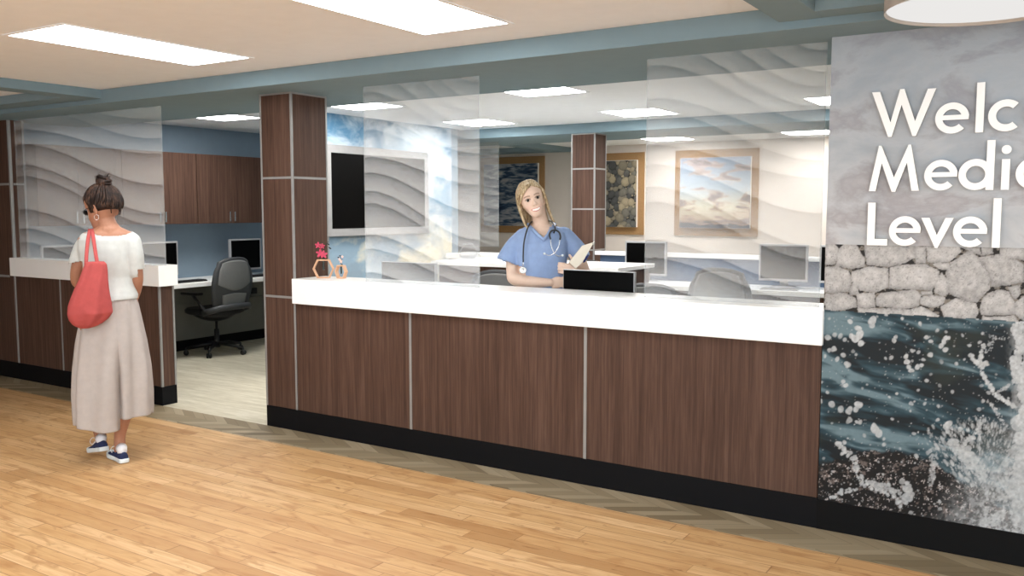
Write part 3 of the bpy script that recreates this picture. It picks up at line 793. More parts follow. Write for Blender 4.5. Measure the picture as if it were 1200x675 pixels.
def monitor(name_label, loc, rz, w, h, lift, stand=True, group=None, b=0.017):
    """flat computer screen, faces local -Y; loc = foot on the desk"""
    e = empty('monitor', loc, rz, name_label, 'monitor', group)
    m = MB()
    m.box((-w/2, 0, lift), (w/2, 0.03, lift+h), 0.004)
    m.box((-w*.3, 0.03, lift+h*.2), (w*.3, 0.05, lift+h*.8), 0.01)
    m.build('casing', M['silver'], e)
    MB().box((-w/2+b, -0.0015, lift+b*1.25), (w/2-b, 0.002, lift+h-b)).build('screen', M['screen'], e)
    if stand:
        m = MB(); m.box((-0.035, 0.035, 0.008), (0.035, 0.06, lift+h*.4), 0.006); m.build('stand_neck', M['silver'], e)
        m = MB(); m.lathe([(0, 0.0), (0.115, 0.0), (0.115, 0.008), (0.10, 0.013), (0, 0.014)], 28); q = m.build('stand_foot', M['silver'], e); q.location = (0, 0.03, 0)
    return e
DZ = 0.80
monitor('monitor on the white desk right of the mesh office chair, beside the near column', (-8.02, 6.915, DZ), PI/2+0.04, 0.46, 0.355, 0.06)
monitor('monitor on the left desk cut by the right edge of the left counter top', (-8.02, 5.76, DZ), PI/2, 0.50, 0.355, 0.06)
monitor('monitor on the left desk seen through frosted glass left of the woman', (-8.02, 4.80, DZ), PI/2, 0.50, 0.355, 0.06)
def keyboard(loc, rz, label):
    m = MB(); m.box((-0.21, -0.065, 0), (0.21, 0.065, 0.014), 0.004)
    e = empty('keyboard', loc, rz, label, 'keyboard')
    m.build('keyboard_tray', M['blackplastic'], e)
    k = MB()
    for i in range(14):
        for j in range(5): k.box((-0.2+i*0.0287, -0.058+j*0.0235, 0.013), (-0.2+i*0.0287+0.025, -0.058+j*0.0235+0.019, 0.019))
    k.build('keys', M['darkfabric'], e)
keyboard((-7.78, 5.93, DZ), PI/2+.05, 'black keyboard on the left desk beside the counter top end')
keyboard((-7.78, 6.93, DZ), PI/2, 'black keyboard on the left desk in front of the right monitor')

# ------------------------------------------------------------------ office chairs
def office_chair(label, loc, rz, top=1.04, mesh='meshgrey', frame='chairframe', pads=True, group='mesh back office chairs'):
    """faces local -Y (the seat is in front of the back)"""
    e = empty('office_chair', (*loc, 0), rz, label, 'office chair', group)
    # star base: five legs with casters
    for k in range(5):
        a = PI/2+0.25+k*2*PI/5; d = Vector((math.cos(a), math.sin(a), 0))
        m = MB(); m.tube([Vector((0, 0, 0.115))+d*0.02, d*0.16+Vector((0, 0, 0.105)), d*0.31+Vector((0, 0, 0.075))], [0.026, 0.02, 0.014], 8)
        leg = m.build('base_leg', M['blackplastic'], e)
        m = MB(); c = d*0.315; s = d.cross(Vector((0, 0, 1)))
        for q in (-0.014, 0.014):
            mt = Matrix.Translation(c+s*q+Vector((0, 0, 0.027))) @ s.to_track_quat('Z', 'Y').to_matrix().to_4x4()
            m.lathe([(0, -0.009), (0.024, -0.009), (0.027, 0), (0.024, 0.009), (0, 0.009)], 16, xf=mt)
        m.tube([c+Vector((0, 0, 0.03)), c+Vector((0, 0, 0.08))], 0.009, 8)
        m.build('caster', M['blackplastic'], leg)
    m = MB(); m.lathe([(0, 0.075), (0.035, 0.075), (0.035, 0.13), (0.026, 0.14), (0.026, 0.27), (0.014, 0.272), (0.014, 0.40), (0, 0.40)], 20)
    m.build('gas_column', M['blackplastic'], e)
    # under seat mechanism, seat
    m = MB(); m.loft([[Vector((x*w, y*l-0.02, z)) for x, y in [(math.cos(t*PI/8), math.sin(t*PI/8)) for t in range(16)]] for w, l, z in ((.07, .08, .36), (.15, .17, .385), (.22, .22, .42), (.235, .235, .44))])
    m.build('seat_pan', M['blackplastic'], e)
    def rr(w, l, z, cy=0.0, n=32, p=4.5):
        out = []
        for i in range(n):
            t = 2*PI*i/n; c, s_ = math.cos(t), math.sin(t)
            r = (abs(c)**p+abs(s_)**p)**(-1/p)
            out.append(Vector((w*r*c, cy+l*r*s_, z)))
        return out
    m = MB(); m.loft([rr(.22, .225, .435, -.02), rr(.25, .25, .45, -.02), rr(.252, .252, .485, -.02), rr(.235, .235, .505, -.02)])
    m.build('seat_cushion', M['darkfabric'], e)
    # backrest: shaped outline, curved both ways
    z0, z1 = 0.53, top
    def back_pt(u, v, off=0.0):     # u -1..1 across, v 0..1 up
        v = min(v, 1.0)
        wv = 0.232+0.045*math.sin(PI*min(1, v*1.15))**0.8 - 0.05*max(0, v-0.8)**1*3.2
        x = u*wv
        zz = z0+(z1-z0)*v - 0.045*(abs(u)**2.6)*max(0, (v-.5))*2
        y = 0.265+0.05*v+0.015*math.sin(PI*v)-0.045*u*u+off
        return Vector((x, y, zz))
    nu, nv = 14, 18
    def sheet(u0, u1, v0f, v1f, t0, t1):
        m = MB(); t = bmesh.new(); g = []
        for off in (t0, t1):
            g.append([[t.verts.new(back_pt(u0+(u1-u0)*i/nu, v0f(i/nu)+(v1f(i/nu)-v0f(i/nu))*j/nv, off)) for i in range(nu+1)] for j in range(nv+1)])
        for j in range(nv):
            for i in range(nu):
                t.faces.new((g[0][j][i], g[0][j][i+1], g[0][j+1][i+1], g[0][j+1][i])); t.faces.new((g[1][j][i], g[1][j+1][i], g[1][j+1][i+1], g[1][j][i+1]))
        for j in range(nv):
            t.faces.new((g[0][j][0], g[0][j+1][0], g[1][j+1][0], g[1][j][0])); t.faces.new((g[0][j][nu], g[1][j][nu], g[1][j+1][nu], g[0][j+1][nu]))
        for i in range(nu):
            t.faces.new((g[0][0][i], g[1][0][i], g[1][0][i+1], g[0][0][i+1])); t.faces.new((g[0][nv][i], g[0][nv][i+1], g[1][nv][i+1], g[1][nv][i]))
        bmesh.ops.recalc_face_normals(t, faces=list(t.faces))
        for f in t.faces: f.smooth = True
        return m.merge(t)
    sheet(-1, 1, lambda s: 0.0, lambda s: 1.0, -0.012, 0.008).build('back_frame', M[frame], e)
    lo = lambda s: 0.46-0.14*math.sin(PI*s)
    sheet(-0.80, 0.80, lo, lambda s: 0.94-0.02*abs(2*s-1)**3, 0.0085, 0.0125).build('back_mesh', M[mesh], e)
    sheet(-0.80, 0.80, lo, lambda s: 0.94-0.02*abs(2*s-1)**3, -0.0165, -0.0125).build('front_mesh', M[mesh], e)
    sheet(-0.62, 0.62, lambda s: 0.02, lambda s: 0.24+0.03*math.sin(PI*s), 0.009, 0.017).build('lumbar_pad', M[mesh], e)
    # yoke that carries the back and arms
    m = MB(); m.tube([(-.27, .1, .47), (-.265, .22, .50), (-.2, .29, .525), (0, .315, .53), (.2, .29, .525), (.265, .22, .50), (.27, .1, .47)], 0.022, 10, flat=((0, 0, 1), 1.5))
    m.build('yoke', M[frame], e)
    if pads:
        for s in (-1, 1):
            m = MB(); m.tube([(s*.262, .16, .47), (s*.285, .10, .54), (s*.29, .02, .62), (s*.285, -.02, .655)], [.02, .018, .017, .02], 8)
            ar = m.build('arm_post', M['blackplastic'], e)
            m = MB(); m.box((s*.285-.04, -.17, .655), (s*.285+.04, .09, .685), .012, seg=3); m.build('arm_pad', M['blackplastic'], ar)
    return e
def cface(ax, ay): return math.atan2(ay, ax)+PI/2   # rotation so that local -Y points along (ax, ay)
office_chair('grey mesh office chair seen whole in the opening beside the near column', (-7.80, 6.30), cface(-1, -0.06), 1.05)
office_chair('mesh office chair mostly hidden behind the left counter and the woman', (-7.62, 5.02), cface(-1, 0.1), 1.0)
office_chair('mesh office chair behind the counter, just left of the nurse', (-4.05, 5.92), cface(.25, -1), 1.045)
office_chair('mesh office chair behind the right end of the monitor at the counter', (-2.86, 6.62), cface(-.2, 1), 0.985)
office_chair('light mesh office chair at the far white desk, seen through the right glass panel', (-2.50, 7.34), cface(0, 1), 1.075)
office_chair('dark office chair behind the white island, right of the clipboard', (-4.28, 7.88), cface(.1, -1), 1.03, mesh='darkfabric', frame='blackplastic')

# ------------------------------------------------------------------ island
e = empty('island_counter', (-4.15, 6.96, 0), 0, 'brown laminate island counter behind the nurse', 'counter')
m = MB(); m.box((-0.90, -0.33, 0.1), (0.93, 0.33, 1.034), 0.002, seg=1).build('cabinet_body', M['wood'], e)
MB().box((-0.88, -0.31, 0), (0.91, 0.31, 0.1)).build('toe_kick', M['kick'], e)
tag(MB().box((-5.12, 6.60, 1.035), (-3.19, 7.34, 1.07), 0.004).build('counter_top', M['white']), 'white top of the brown island behind the nurse', 'counter top')
# credenza farther back
e = empty('low_cabinet', (-5.55, 8.13, 0), 0, 'brown low cabinet with white top behind the left part of the island', 'cabinet')
MB().box((-.36, -.2, 0), (.62, .2, 1.01), 0.002, seg=1).build('cabinet_body', M['wood'], e)
MB().box((-.38, -.22, 1.01), (.64, .22, 1.065), 0.004).build('cabinet_top', M['white'], e)
# wire basket handle with beads
e = empty('wire_basket', (-5.06, 7.12, 1.07), 0.5, 'thin wire basket with an arched beaded handle on the island', 'basket')
m = MB(); m.tube([(0.085*math.cos(t), 0, 0.02+0.13*math.sin(t)) for t in [PI*i/24 for i in range(25)]], 0.003, 6)
hd = m.build('handle', M['silver'], e)
m = MB()
for a in (1.15, 1.57, 2.0): m.ball((0.085*math.cos(a), 0, 0.02+0.13*math.sin(a)), 0.0085, seg=10)
m.build('beads', M['silver'], hd)
m = MB()
for z, r in ((0.003, .06), (0.014, .075), (0.025, .088)): m.tube([(r*math.cos(2*PI*i/28), r*.7*math.sin(2*PI*i/28), z) for i in range(28)], 0.0025, 6, closed=True)
for i in range(12):
    t = 2*PI*i/12; m.tube([(.06*math.cos(t), .042*math.sin(t), .003), (.088*math.cos(t), .0616*math.sin(t), .025)], .002, 5)
m.build('basket_body', M['silver'], e)

# ------------------------------------------------------------------ far desk, partition, monitors
e = empty('partition_screen', (-1.2, 8.33, 0), 0, 'long low blue partition with white cap behind the far desk', 'partition')
MB().box((-3.02, -.03, 0), (3.0, .03, 1.076)).build('fabric_panel', M['navy'], e)
MB().box((-3.075, -.05, 1.076), (3.0, .05, 1.117), .004).build('cap_rail', M['white'], e)
e = empty('far_desk', (-1.1, 8.03, 0), 0, 'long white desk with brown front against the blue partition', 'desk')
MB().box((-2.78, -.27, .80), (2.9, .268, .842), .004).build('desk_surface', M['white'], e)
MB().box((-2.76, -.235, 0), (2.88, -.215, .80)).build('modesty_panel', M['wood'], e)
for x in (-2.74, -1.0, 2.86): MB().box((x-.015, -.214, 0), (x+.015, .26, .80)).build('end_panel', M['wood'], e)
monitor('monitor on the far desk, just above the right end of the island', (-3.615, 8.08, .842), 0, .437, .334, .06)
monitor('monitor behind the light mesh chair at the far desk', (-2.27, 8.08, .842), 0, .437, .334, .06)
monitor('monitor mostly hidden by the mural wall at the far desk', (-1.73, 8.08, .842), .04, .437, .334, .06)
e = empty('desk_phone', (-2.19, 7.86, .842), .1, 'slim grey keyboard on the far desk right of the light mesh chair', 'keyboard')
MB().box((-.2, -.06, 0), (.12, .06, .012), .003).build('keyboard_tray', M['silver'], e)
m = MB()
for i in range(10):
    for j in range(4): m.box((-.19+i*.03, -.05+j*.026, .011), (-.165+i*.03, -.03+j*.026, .016))
m.build('keys', M['tvbezel'], e)
e.name = 'keyboard'

# worktops and monitors right behind the main counter
tag(MB().box((-2.68, 4.508, .71), (-1.03, 5.10, .75), .004).box((-2.66, 4.55, 0), (-2.64, 5.05, .71)).box((-1.1, 4.55, 0), (-1.08, 5.05, .71)).build('worktop', M['white']), 'lower white worktop behind the right part of the main counter', 'worktop')
tag(MB().box((-4.57, 4.708, .71), (-3.62, 5.10, .75), .004).box((-4.55, 4.75, 0), (-4.53, 5.05, .71)).box((-3.66, 4.75, 0), (-3.64, 5.05, .71)).build('worktop', M['white']), 'lower white worktop behind the left part of the main counter', 'worktop')
monitor('large black monitor behind the counter right in front of the nurse clipboard', (-2.405, 4.70, .75), -.02, .475, .33, .108, b=.004)
monitor('monitor behind the counter seen through the narrow glass panel', (-3.88, 4.74, .75), -.02, .475, .33, .108, b=.004)

# ------------------------------------------------------------------ television
e = empty('television', (-5.999, 6.86, 1.722), 0, 'large black wall television with grey frame on the sky printed wall', 'television')
hy, hz, b = .775, .431, .075
MB().box((0, -hy, -hz), (.055, hy, hz), .008).build('frame', M['tvbezel'], e)
MB().box((.05, -hy+b, -hz+b), (.057, hy-b, hz-b)).build('screen', M['screen'], e)

# ------------------------------------------------------------------ three pictures on the far wall
def ocean():
    n = NT('dark_ocean_picture'); co = n.co(); x, y, z = n.sep(co)
    v = n.comb(x, z, 0.0)
    f = n.noise(n.mapping(v, (2.6, 9.5, 1), (0, 0, 0.08)), 1.0, 5, 0.55, 0.9)
    f2 = n.noise(n.mapping(v, (7, 30, 1), (0, 0, -0.05)), 1.0, 3, 0.5, 0.5)
    g = n.math('ADD', n.math('MULTIPLY', f, .75), n.math('MULTIPLY', f2, .25))
    n.bsdf(n.ramp(g, [(.38, rgb(20, 38, 62)), (.47, rgb(52, 74, 98)), (.54, rgb(128, 136, 146)), (.66, rgb(176, 172, 172))]), .6, 0, .2); return n.m
def sunset():
    n = NT('sunset_sky_picture'); co = n.co(); x, y, z = n.sep(co)
    v = n.comb(x, z, 0.0)
    t = n.math('ADD', n.math('DIVIDE', z, .95), .5)
    base = n.ramp(t, [(0.0, rgb(70, 78, 92)), (.09, rgb(96, 98, 108)), (.13, rgb(214, 192, 168)), (.3, rgb(240, 232, 206)), (.55, rgb(196, 210, 220)), (1, rgb(150, 168, 190))])
    f = n.noise(n.mapping(v, (2.2, 6, 1), (0, 0, -.15), (1.3, .2, 0)), 1.2, 5, .6, .4)
    f2 = n.noise(n.mapping(v, (2.2, 6, 1), (0, 0, -.15), (1.3, .23, 0)), 1.2, 5, .6, .4)
    c = n.mix(n.math('MULTIPLY', n.ramp(f2, [(.5, (0, 0, 0)), (.56, (1, 1, 1))]), .7), base, rgb(226, 190, 160))
    c = n.mix(n.math('MULTIPLY', n.ramp(f, [(.53, (0, 0, 0)), (.62, (1, 1, 1))]), .75), c, rgb(120, 112, 124))
    c = n.mix(1.0, c, (0.74, 0.75, 0.77, 1), 'MULTIPLY')
    n.bsdf(c, .6, 0, .2); return n.m
def picture(xc, label, mat_, canvas=None):
    e = empty('wall_picture', (xc, 11.5, 1.766), 0, label, 'picture', 'square pictures on tan boards on the far wall')
    MB().box((-.575, -.02, -.573), (.575, 0, .573), .002, seg=1).build('backing_board', M['tan'], e)
    cv = MB().box((-.484, -.06, -.467), (.484, -.02, .467)).build('canvas', M['canvas_edge'], e)
    if canvas is None: MB().box((-.482, -.0615, -.465), (.482, -.06, .465)).build('picture_print', mat_, cv)
    else:
        o = bpy.data.objects.new('picture_print', canvas); COL.objects.link(o); o.parent = cv
picture(-7.35, 'picture of dark blue ocean waves on a tan board, behind the nurse', ocean())
def pebbles():
    st = .0045; X, Z = np.meshgrid(np.arange(-.482, .4821, st), np.arange(-.465, .4651, st))
    rs = np.random.RandomState(21); ex = []
    for k in range(6000):
        s = .056*(1-.62*min(1, k/3200)) * (0.8+.4*rs.rand())
        p = rs.rand(2)*np.array([1.05, 1.0])-np.array([.525, .5])
        if all(math.hypot(p[0]-q[0], p[1]-q[1]) > (s+q[2])*.74 for q in ex): ex.append((p[0], p[1], s, rs.rand()*3.1, .68+.3*rs.rand(), rs.rand()))
        if len(ex) > 520: break
    col = np.ones(X.shape+(3,))*L3(30, 28, 26)
    pal = [L3(160, 148, 126), L3(128, 124, 114), L3(180, 166, 138), L3(104, 104, 100), L3(144, 136, 118), L3(84, 85, 84)]
    tex = fbm(X*40, Z*40)
    for (a, b, s, an, e_, t) in ex[::-1]:
        ca, sa = math.cos(an), math.sin(an)
        u = ((X-a)*ca+(Z-b)*sa)/(s*1.12); v = (-(X-a)*sa+(Z-b)*ca)/(s*1.12*e_)
        r = np.sqrt(u*u+v*v); m = r < 1
        sh = (1-.45*r**4)*(.8+.4*tex)*(1+.18*((Z-b)/s))
        c = pal[int(t*5.99)]*.8
        col = np.where(m[..., None], sh[..., None]*c, col)
    P = np.stack([X, np.full_like(X, -.0615), Z], -1)
    me = grid_mesh('pebble_print', P, np.clip(col, 0, 1)); me.materials.append(painted('river_pebble_picture')); return me
picture(-5.745, 'picture of grey and tan river pebbles on a tan board, beside the far column', None, pebbles())
picture(-4.14, 'picture of a cloudy sunset sky on a tan board, behind the right glass panel', sunset())
wave_panel(-6.75, -5.87, 8.88, 1.10, BZ-0.001, 'small distant frosted wavy panel under the far beam, in front of the ocean picture', 0.0, 60, 110)

# ------------------------------------------------------------------ hexagon bud vases
M['hexwood'] = plain('light_beech_wood', rgb(206, 160, 124), .5, var=.08, scale=40)
M['glassdark'] = plain('dark_green_test_tube_glass', rgb(30, 42, 40), .15, spec=.7)
M['petal'] = plain('pink_orchid_petal', rgb(196, 66, 96), .55, var=.25, scale=60)
M['petal2'] = plain('pale_peach_petal', rgb(236, 200, 186), .6, var=.1, scale=60)
M['leaf'] = plain('dark_leaf', rgb(20, 26, 22), .6)
def hexagon(e, w, h, depth, t):
    m = MB(); p = [(w/2, 0), (w*.29, h/2), (-w*.29, h/2), (-w/2, 0), (-w*.29, -h/2), (w*.29, -h/2)]
    k = 1-2*t/min(w, h)
    for i in range(6):
        a, b = p[i], p[(i+1) % 6]; a2, b2 = (a[0]*k, a[1]*k), (b[0]*k, b[1]*k)
        xf = Matrix.Translation((0, 0, h/2)) @ Matrix.Rotation(PI/2, 4, 'X')
        m.prism([a, b, b2, a2], -depth/2, depth/2, xf=xf)
    return m.build('hexagon_frame', M['hexwood'], e)
def blossom(e, c, r, mt, n=5, tilt=0.0):
    m = MB()
    for k in range(n):
        a = 2*PI*k/n+.3; d = Vector((math.cos(a), 0, math.sin(a))); 
        m.ball(Vector(c)+d*r*.55+Vector((0, -.2*r, 0)), (r*.55, r*.14, r*.3), seg=10, rot=Matrix.Rotation(-a, 3, 'Y'))
    m.ball(Vector(c)+Vector((0, -.35*r, 0)), r*.2, seg=8)
    return m.build('blossom', mt, e)
e = empty('bud_vase', (-4.432, 4.50, 1.073), .55, 'larger wooden hexagon bud vase with pink orchid on the white counter beside the column', 'vase')
hexagon(e, .147, .130, .035, .0085)
m = MB(); m.lathe([(0, .055), (.006, .057), (.009, .065), (.009, .122), (.012, .126), (.012, .129), (0, .129)], 16); m.build('glass_tube', M['glassdark'], e)
m = MB(); m.tube([(0, 0, .07), (-.002, 0, .15), (.004, 0, .20), (-.006, 0, .25)], .0022, 6); m.tube([(.004, 0, .2), (.02, 0, .235), (.038, 0, .255)], .0018, 6); m.build('stem', M['leaf'], e)
blossom(e, (-.018, -.005, .172), .030, M['petal']); blossom(e, (.006, -.012, .165), .027, M['petal']); blossom(e, (-.034, 0, .228), .022, M['petal']); blossom(e, (-.004, -.004, .222), .019, M['petal'])
m = MB()
for c, s in (((.035, 0, .236), 1), ((.047, 0, .208), 1), ((-.044, 0, .208), -1), ((-.022, 0, .137), -1), ((.004, 0, .138), 1)): m.ball(c, (.012, .003, .0045), seg=8, rot=Matrix.Rotation(.6*s, 3, 'Y'))
m.build('leaves', M['leaf'], e)
e = empty('bud_vase', (-4.312, 4.548, 1.073), .15, 'smaller wooden hexagon bud vase with tiny pale flowers on the white counter', 'vase')
hexagon(e, .088, .092, .035, .0075)
m = MB(); m.lathe([(0, .03), (.004, .032), (.006, .04), (.006, .082), (.009, .086), (.009, .09), (0, .09)], 16); m.build('glass_tube', M['glassdark'], e)
m = MB(); m.tube([(0, 0, .05), (.001, 0, .11), (-.006, 0, .155)], .0015, 5); m.tube([(.001, 0, .11), (.014, 0, .15)], .0013, 5); m.tube([(.001, 0, .10), (-.022, 0, .145)], .0012, 5); m.build('stem', M['leaf'], e)
blossom(e, (.003, -.003, .118), .013, M['petal2']); blossom(e, (-.010, -.003, .132), .010, M['petal2']); blossom(e, (.014, -.002, .150), .010, M['petal2'])
m = MB()
for c in ((-.008, 0, .156), (-.022, 0, .145), (.006, 0, .097)): m.ball(c, (.008, .0025, .004), seg=8)
m.build('leaves', M['leaf'], e)
# ------------------------------------------------------------------ people
def cr(pts, n=6):
    """Catmull-Rom through points (tuples of any length)"""
    P = [np.array(p, float) for p in pts]; out = []
    P = [2*P[0]-P[1]]+P+[2*P[-1]-P[-2]]
    for i in range(1, len(P)-2):
        a, b, c, d = P[i-1:i+3]
        for k in range(n):
            t = k/n
            out.append(0.5*((2*b)+(-a+c)*t+(2*a-5*b+4*c-d)*t*t+(-a+3*b-3*c+d)*t**3))
    out.append(P[-2]); return out
def limb(mb, pts, n=5, seg=14, flat=None):
    """pts: (x, y, z, r)"""
    q = cr(pts, n)
    mb.tube([p[:3] for p in q], [max(.002, p[3]) for p in q], seg, flat=flat)
    mb.ball(q[0][:3], q[0][3], seg=12); mb.ball(q[-1][:3], q[-1][3], seg=12)
def remeshed(mb, voxel, smooth=4, factor=0.5):
    me = bpy.data.meshes.new('tmp'); bmesh.ops.recalc_face_normals(mb.bm, faces=list(mb.bm.faces)); mb.bm.to_mesh(me); mb.bm.free()
    o = bpy.data.objects.new('tmp', me); COL.objects.link(o)
    r = o.modifiers.new('r', 'REMESH'); r.mode = 'VOXEL'; r.voxel_size = voxel; r.use_smooth_shade = True
    if smooth:
        s = o.modifiers.new('s', 'SMOOTH'); s.factor = factor; s.iterations = smooth
    dg = bpy.context.evaluated_depsgraph_get()
    out = bpy.data.meshes.new_from_object(o.evaluated_get(dg))
    bpy.data.objects.remove(o); bpy.data.meshes.remove(me)
    for p in out.polygons: p.use_smooth = True
    return out
def coords(me):
    a = np.empty(len(me.vertices)*3, np.float32); me.vertices.foreach_get('co', a); return a.reshape(-1, 3).astype(float)
def normals(me):
    a = np.empty(len(me.vertices)*3, np.float32); me.vertices.foreach_get('normal', a); return a.reshape(-1, 3).astype(float)
def put(me, c): me.vertices.foreach_set('co', c.reshape(-1).astype(np.float32)); me.update()
def obj(name, me, m, parent=None, origin=None):
    """link a mesh given in world coordinates under a parent that may be moved"""
    for q in (m if isinstance(m, list) else [m]): me.materials.append(q)
    if origin is not None:
        c = coords(me)-np.array(origin); put(me, c)
    o = bpy.data.objects.new(name, me); COL.objects.link(o); o.parent = parent; return o
def n3(p, s, o=0.0):
    """smooth 3-d noise on arrays, -1..1"""
    return (vnoise(p[:, 0]*s+o, p[:, 1]*s+3.1*o)+vnoise(p[:, 1]*s+7+o, p[:, 2]*s+1.7*o)+vnoise(p[:, 2]*s+11+o, p[:, 0]*s+5*o))*2/3-1
def cut(me, mask):
    bm = bmesh.new(); bm.from_mesh(me)
    bm.verts.ensure_lookup_table()
    bmesh.ops.delete(bm, geom=[bm.verts[i] for i in np.nonzero(mask)[0]], context='VERTS')
    bm.to_mesh(me); bm.free(); return me
class Frame:
    """axes of a figure: r = image right, d = away from the viewer, z up"""
    def __init__(s, x, y):
        a = math.atan2(x, y)
        s.x, s.y = x, y; s.d = Vector((math.sin(a), math.cos(a), 0)); s.r = Vector((math.cos(a), -math.sin(a), 0))
    def P(s, px, py, dd=0.0):
        return survey(px, py, s.x+s.d.x*dd, s.y+s.d.y*dd)
    def Q(s, px, py, dd, r):
        v = s.P(px, py, dd); return (v.x, v.y, v.z, r)
    def ring(s, cx, py, hw, hd, dd=0.0, n=28, p=2.4, tilt=0.0):
        """hw in pixels, hd in metres"""
        k = (s.P(cx+10, py, dd)-s.P(cx, py, dd)).length/10; c = s.P(cx, py, dd); out = []
        for i in range(n):
            t = 2*PI*i/n; q = (abs(math.cos(t))**p+abs(math.sin(t))**p)**(-1/p)
            out.append(c+s.r*(hw*k*q*math.cos(t))+s.d*(hd*q*math.sin(t))+Vector((0, 0, 1))*(tilt*hw*k*math.cos(t)))
        return out
# head profile: h (chin 0 .. crown 1), half width, face reach, back reach
HEAD = [(0.0, .018, .066, -.030), (.04, .030, .080, -.012), (.10, .039, .087, .012), (.18, .047, .088, .035), (.27, .0545, .086, .055), (.36, .064, .085, .070), (.45, .068, .083, .082),
        (.53, .071, .080, .089), (.62, .0735, .086, .094), (.72, .0740, .086, .096), (.82, .069, .077, .089), (.90, .057, .060, .073), (.96, .036, .034, .048), (1.0, .010, .006, .016)]
HH = 0.222
def head_volume(mb, Mx):
    R = []
    for h, w, f, b in HEAD:
        c = (b-f)/2; hd = (b+f)/2; ring = []
        for i in range(28):
            t = 2*PI*i/28; p = 2.25; q = (abs(math.cos(t))**p+abs(math.sin(t))**p)**(-1/p)
            ring.append(Mx @ Vector((w*q*math.cos(t), c+hd*q*math.sin(t), h*HH)))
        R.append(ring)
    mb.loft(R)
    # nose
    nose = [(.118, .0075, .083), (.105, .0075, .088), (.092, .009, .096), (.082, .0125, .103), (.076, .013, .101), (.072, .009, .092)]
    mb.loft([[Mx @ Vector((w*math.cos(2*PI*i/12), -(f-.012)+(-.012 if math.sin(2*PI*i/12) < 0 else .012)*abs(math.sin(2*PI*i/12)), z)) for i in range(12)] for z, w, f in nose])
    for s in (-1, 1):
        mb.ball(Mx @ Vector((s*.0115, -.089, .078)), .0072, seg=10)
        # ears
        q = []
        for k in range(9):
            a = -PI/2+PI*1.15*k/8
            q.append((*(Mx @ Vector((s*(.0725+.007*math.cos(a)), .012+.014*math.cos(a)*1.0-.004, .098+.030*math.sin(a)))), .0055))
        limb(mb, q, 2, 8)
        mb.ball(Mx @ Vector((s*.073, .012, .095)), (.006, .014, .022), seg=10, rot=Mx.to_3x3())
    # lips
    for z, r, f in ((.0475, .0055, .0885), (.040, .006, .0875)):
        pts = [(*(Mx @ Vector((x, -(f-14*x*x), z+6.5*x*x))), r*(1-abs(x)/.045)) for x in np.linspace(-.026, .026, 9)]
        limb(mb, pts, 1, 8)
def sculpt(c, Mx, sc, smile=True, skin=None, brow=None, lip=None):
    """carve eye sockets and cheeks, and give the skin its local colours; c world points"""
    inv = np.array(Mx.inverted()); L = c @ inv[:3, :3].T+inv[:3, 3]
    R3 = np.array(Mx.to_3x3())
    front = sstep(.03, .055, -L[:, 1])
    dl = np.zeros_like(L)
    for s in (-1, 1):
        g = np.exp(-(((L[:, 0]-s*.0305)/.015)**2+((L[:, 2]-.113)/.010)**2))*front
        dl[:, 1] += .0075*g
        g = np.exp(-(((L[:, 0]-s*.036)/.014)**2+((L[:, 2]-.070)/.013)**2))*front
        dl[:, 1] -= .0045*g
        g = np.exp(-(((L[:, 0]-s*.030)/.018)**2+((L[:, 2]-.131)/.006)**2))*front
        dl[:, 1] -= .003*g
    c2 = c+dl @ R3.T
    col = np.ones_like(c)*skin
    x, z = L[:, 0], L[:, 2]; near = (L[:, 1] < -.045) & (np.abs(x) < .07) & (z > 0) & (z < .2)
    def blend(m, k):
        nonlocal col
        w = (m*near)[:, None]; col = col*(1-w)+k*w
    blush = sum(np.exp(-(((x-s*.040)/.016)**2+((z-.068)/.014)**2)) for s in (-1, 1))*.30
    blend(blush, skin*np.array([1.05, .72, .68]))
    for s in (-1, 1):
        t = (x*s-.012)/.036
        zb = .1335+.006*np.sin(np.clip(t, 0, 1)*PI*.8)-.003*t
        blend(((t > 0) & (t < 1))*np.exp(-((z-zb)/.0032)**2)*.9, brow)
        # lids and lashes
        zl = .1165+.0045*(1-((x*s-.031)/.0155)**2)
        blend((np.abs(x*s-.031) < .0175)*np.exp(-((z-zl)/.0026)**2)*1.0, L3(28, 18, 16))
        zl = .1105-.0038*(1-((x*s-.031)/.0155)**2)
        blend((np.abs(x*s-.031) < .0150)*np.exp(-((z-zl)/.0014)**2)*.45, L3(70, 44, 38))
        blend(np.exp(-(((x-s*.0065)/.0028)**2+((z-.0735)/.0022)**2))*.6, skin*.35)
    zm = .0455+9.0*x*x if smile else .044+2*x*x
    wl = .029 if smile else .024
    half = (.0098 if smile else .006)*np.sqrt(np.clip(1-(x/wl)**2, 0, 1))
    blend((np.abs(z-zm) < half)*1.0, lip)
    if smile:
        half = .0062*np.sqrt(np.clip(1-(x/(wl-.003))**2, 0, 1))
        blend((np.abs(z-zm-.0005) < half)*1.0, L3(248, 244, 238))
    return c2, np.clip(col, 0, 1)
def eyes(Mx, parent, iris=(70, 62, 52)):
    for s in (-1, 1):
        m = MB()
        m.ball(Mx @ Vector((s*.031, -.0665, .1125)), .0125, mi=0, seg=16)
        m.ball(Mx @ Vector((s*.031, -.0755, .1125)), .0062, mi=1, seg=12)
        m.build('eye', [M['eyewhite'], M['iris']], parent)
M['eyewhite'] = plain('eye_white', rgb(232, 228, 224), .3)
M['iris'] = plain('dark_brown_iris', rgb(34, 26, 24), .25)
M['skin_fair'] = painted('fair_skin', .5, .3)
M['skin_tan'] = painted('tan_skin', .5, .3)
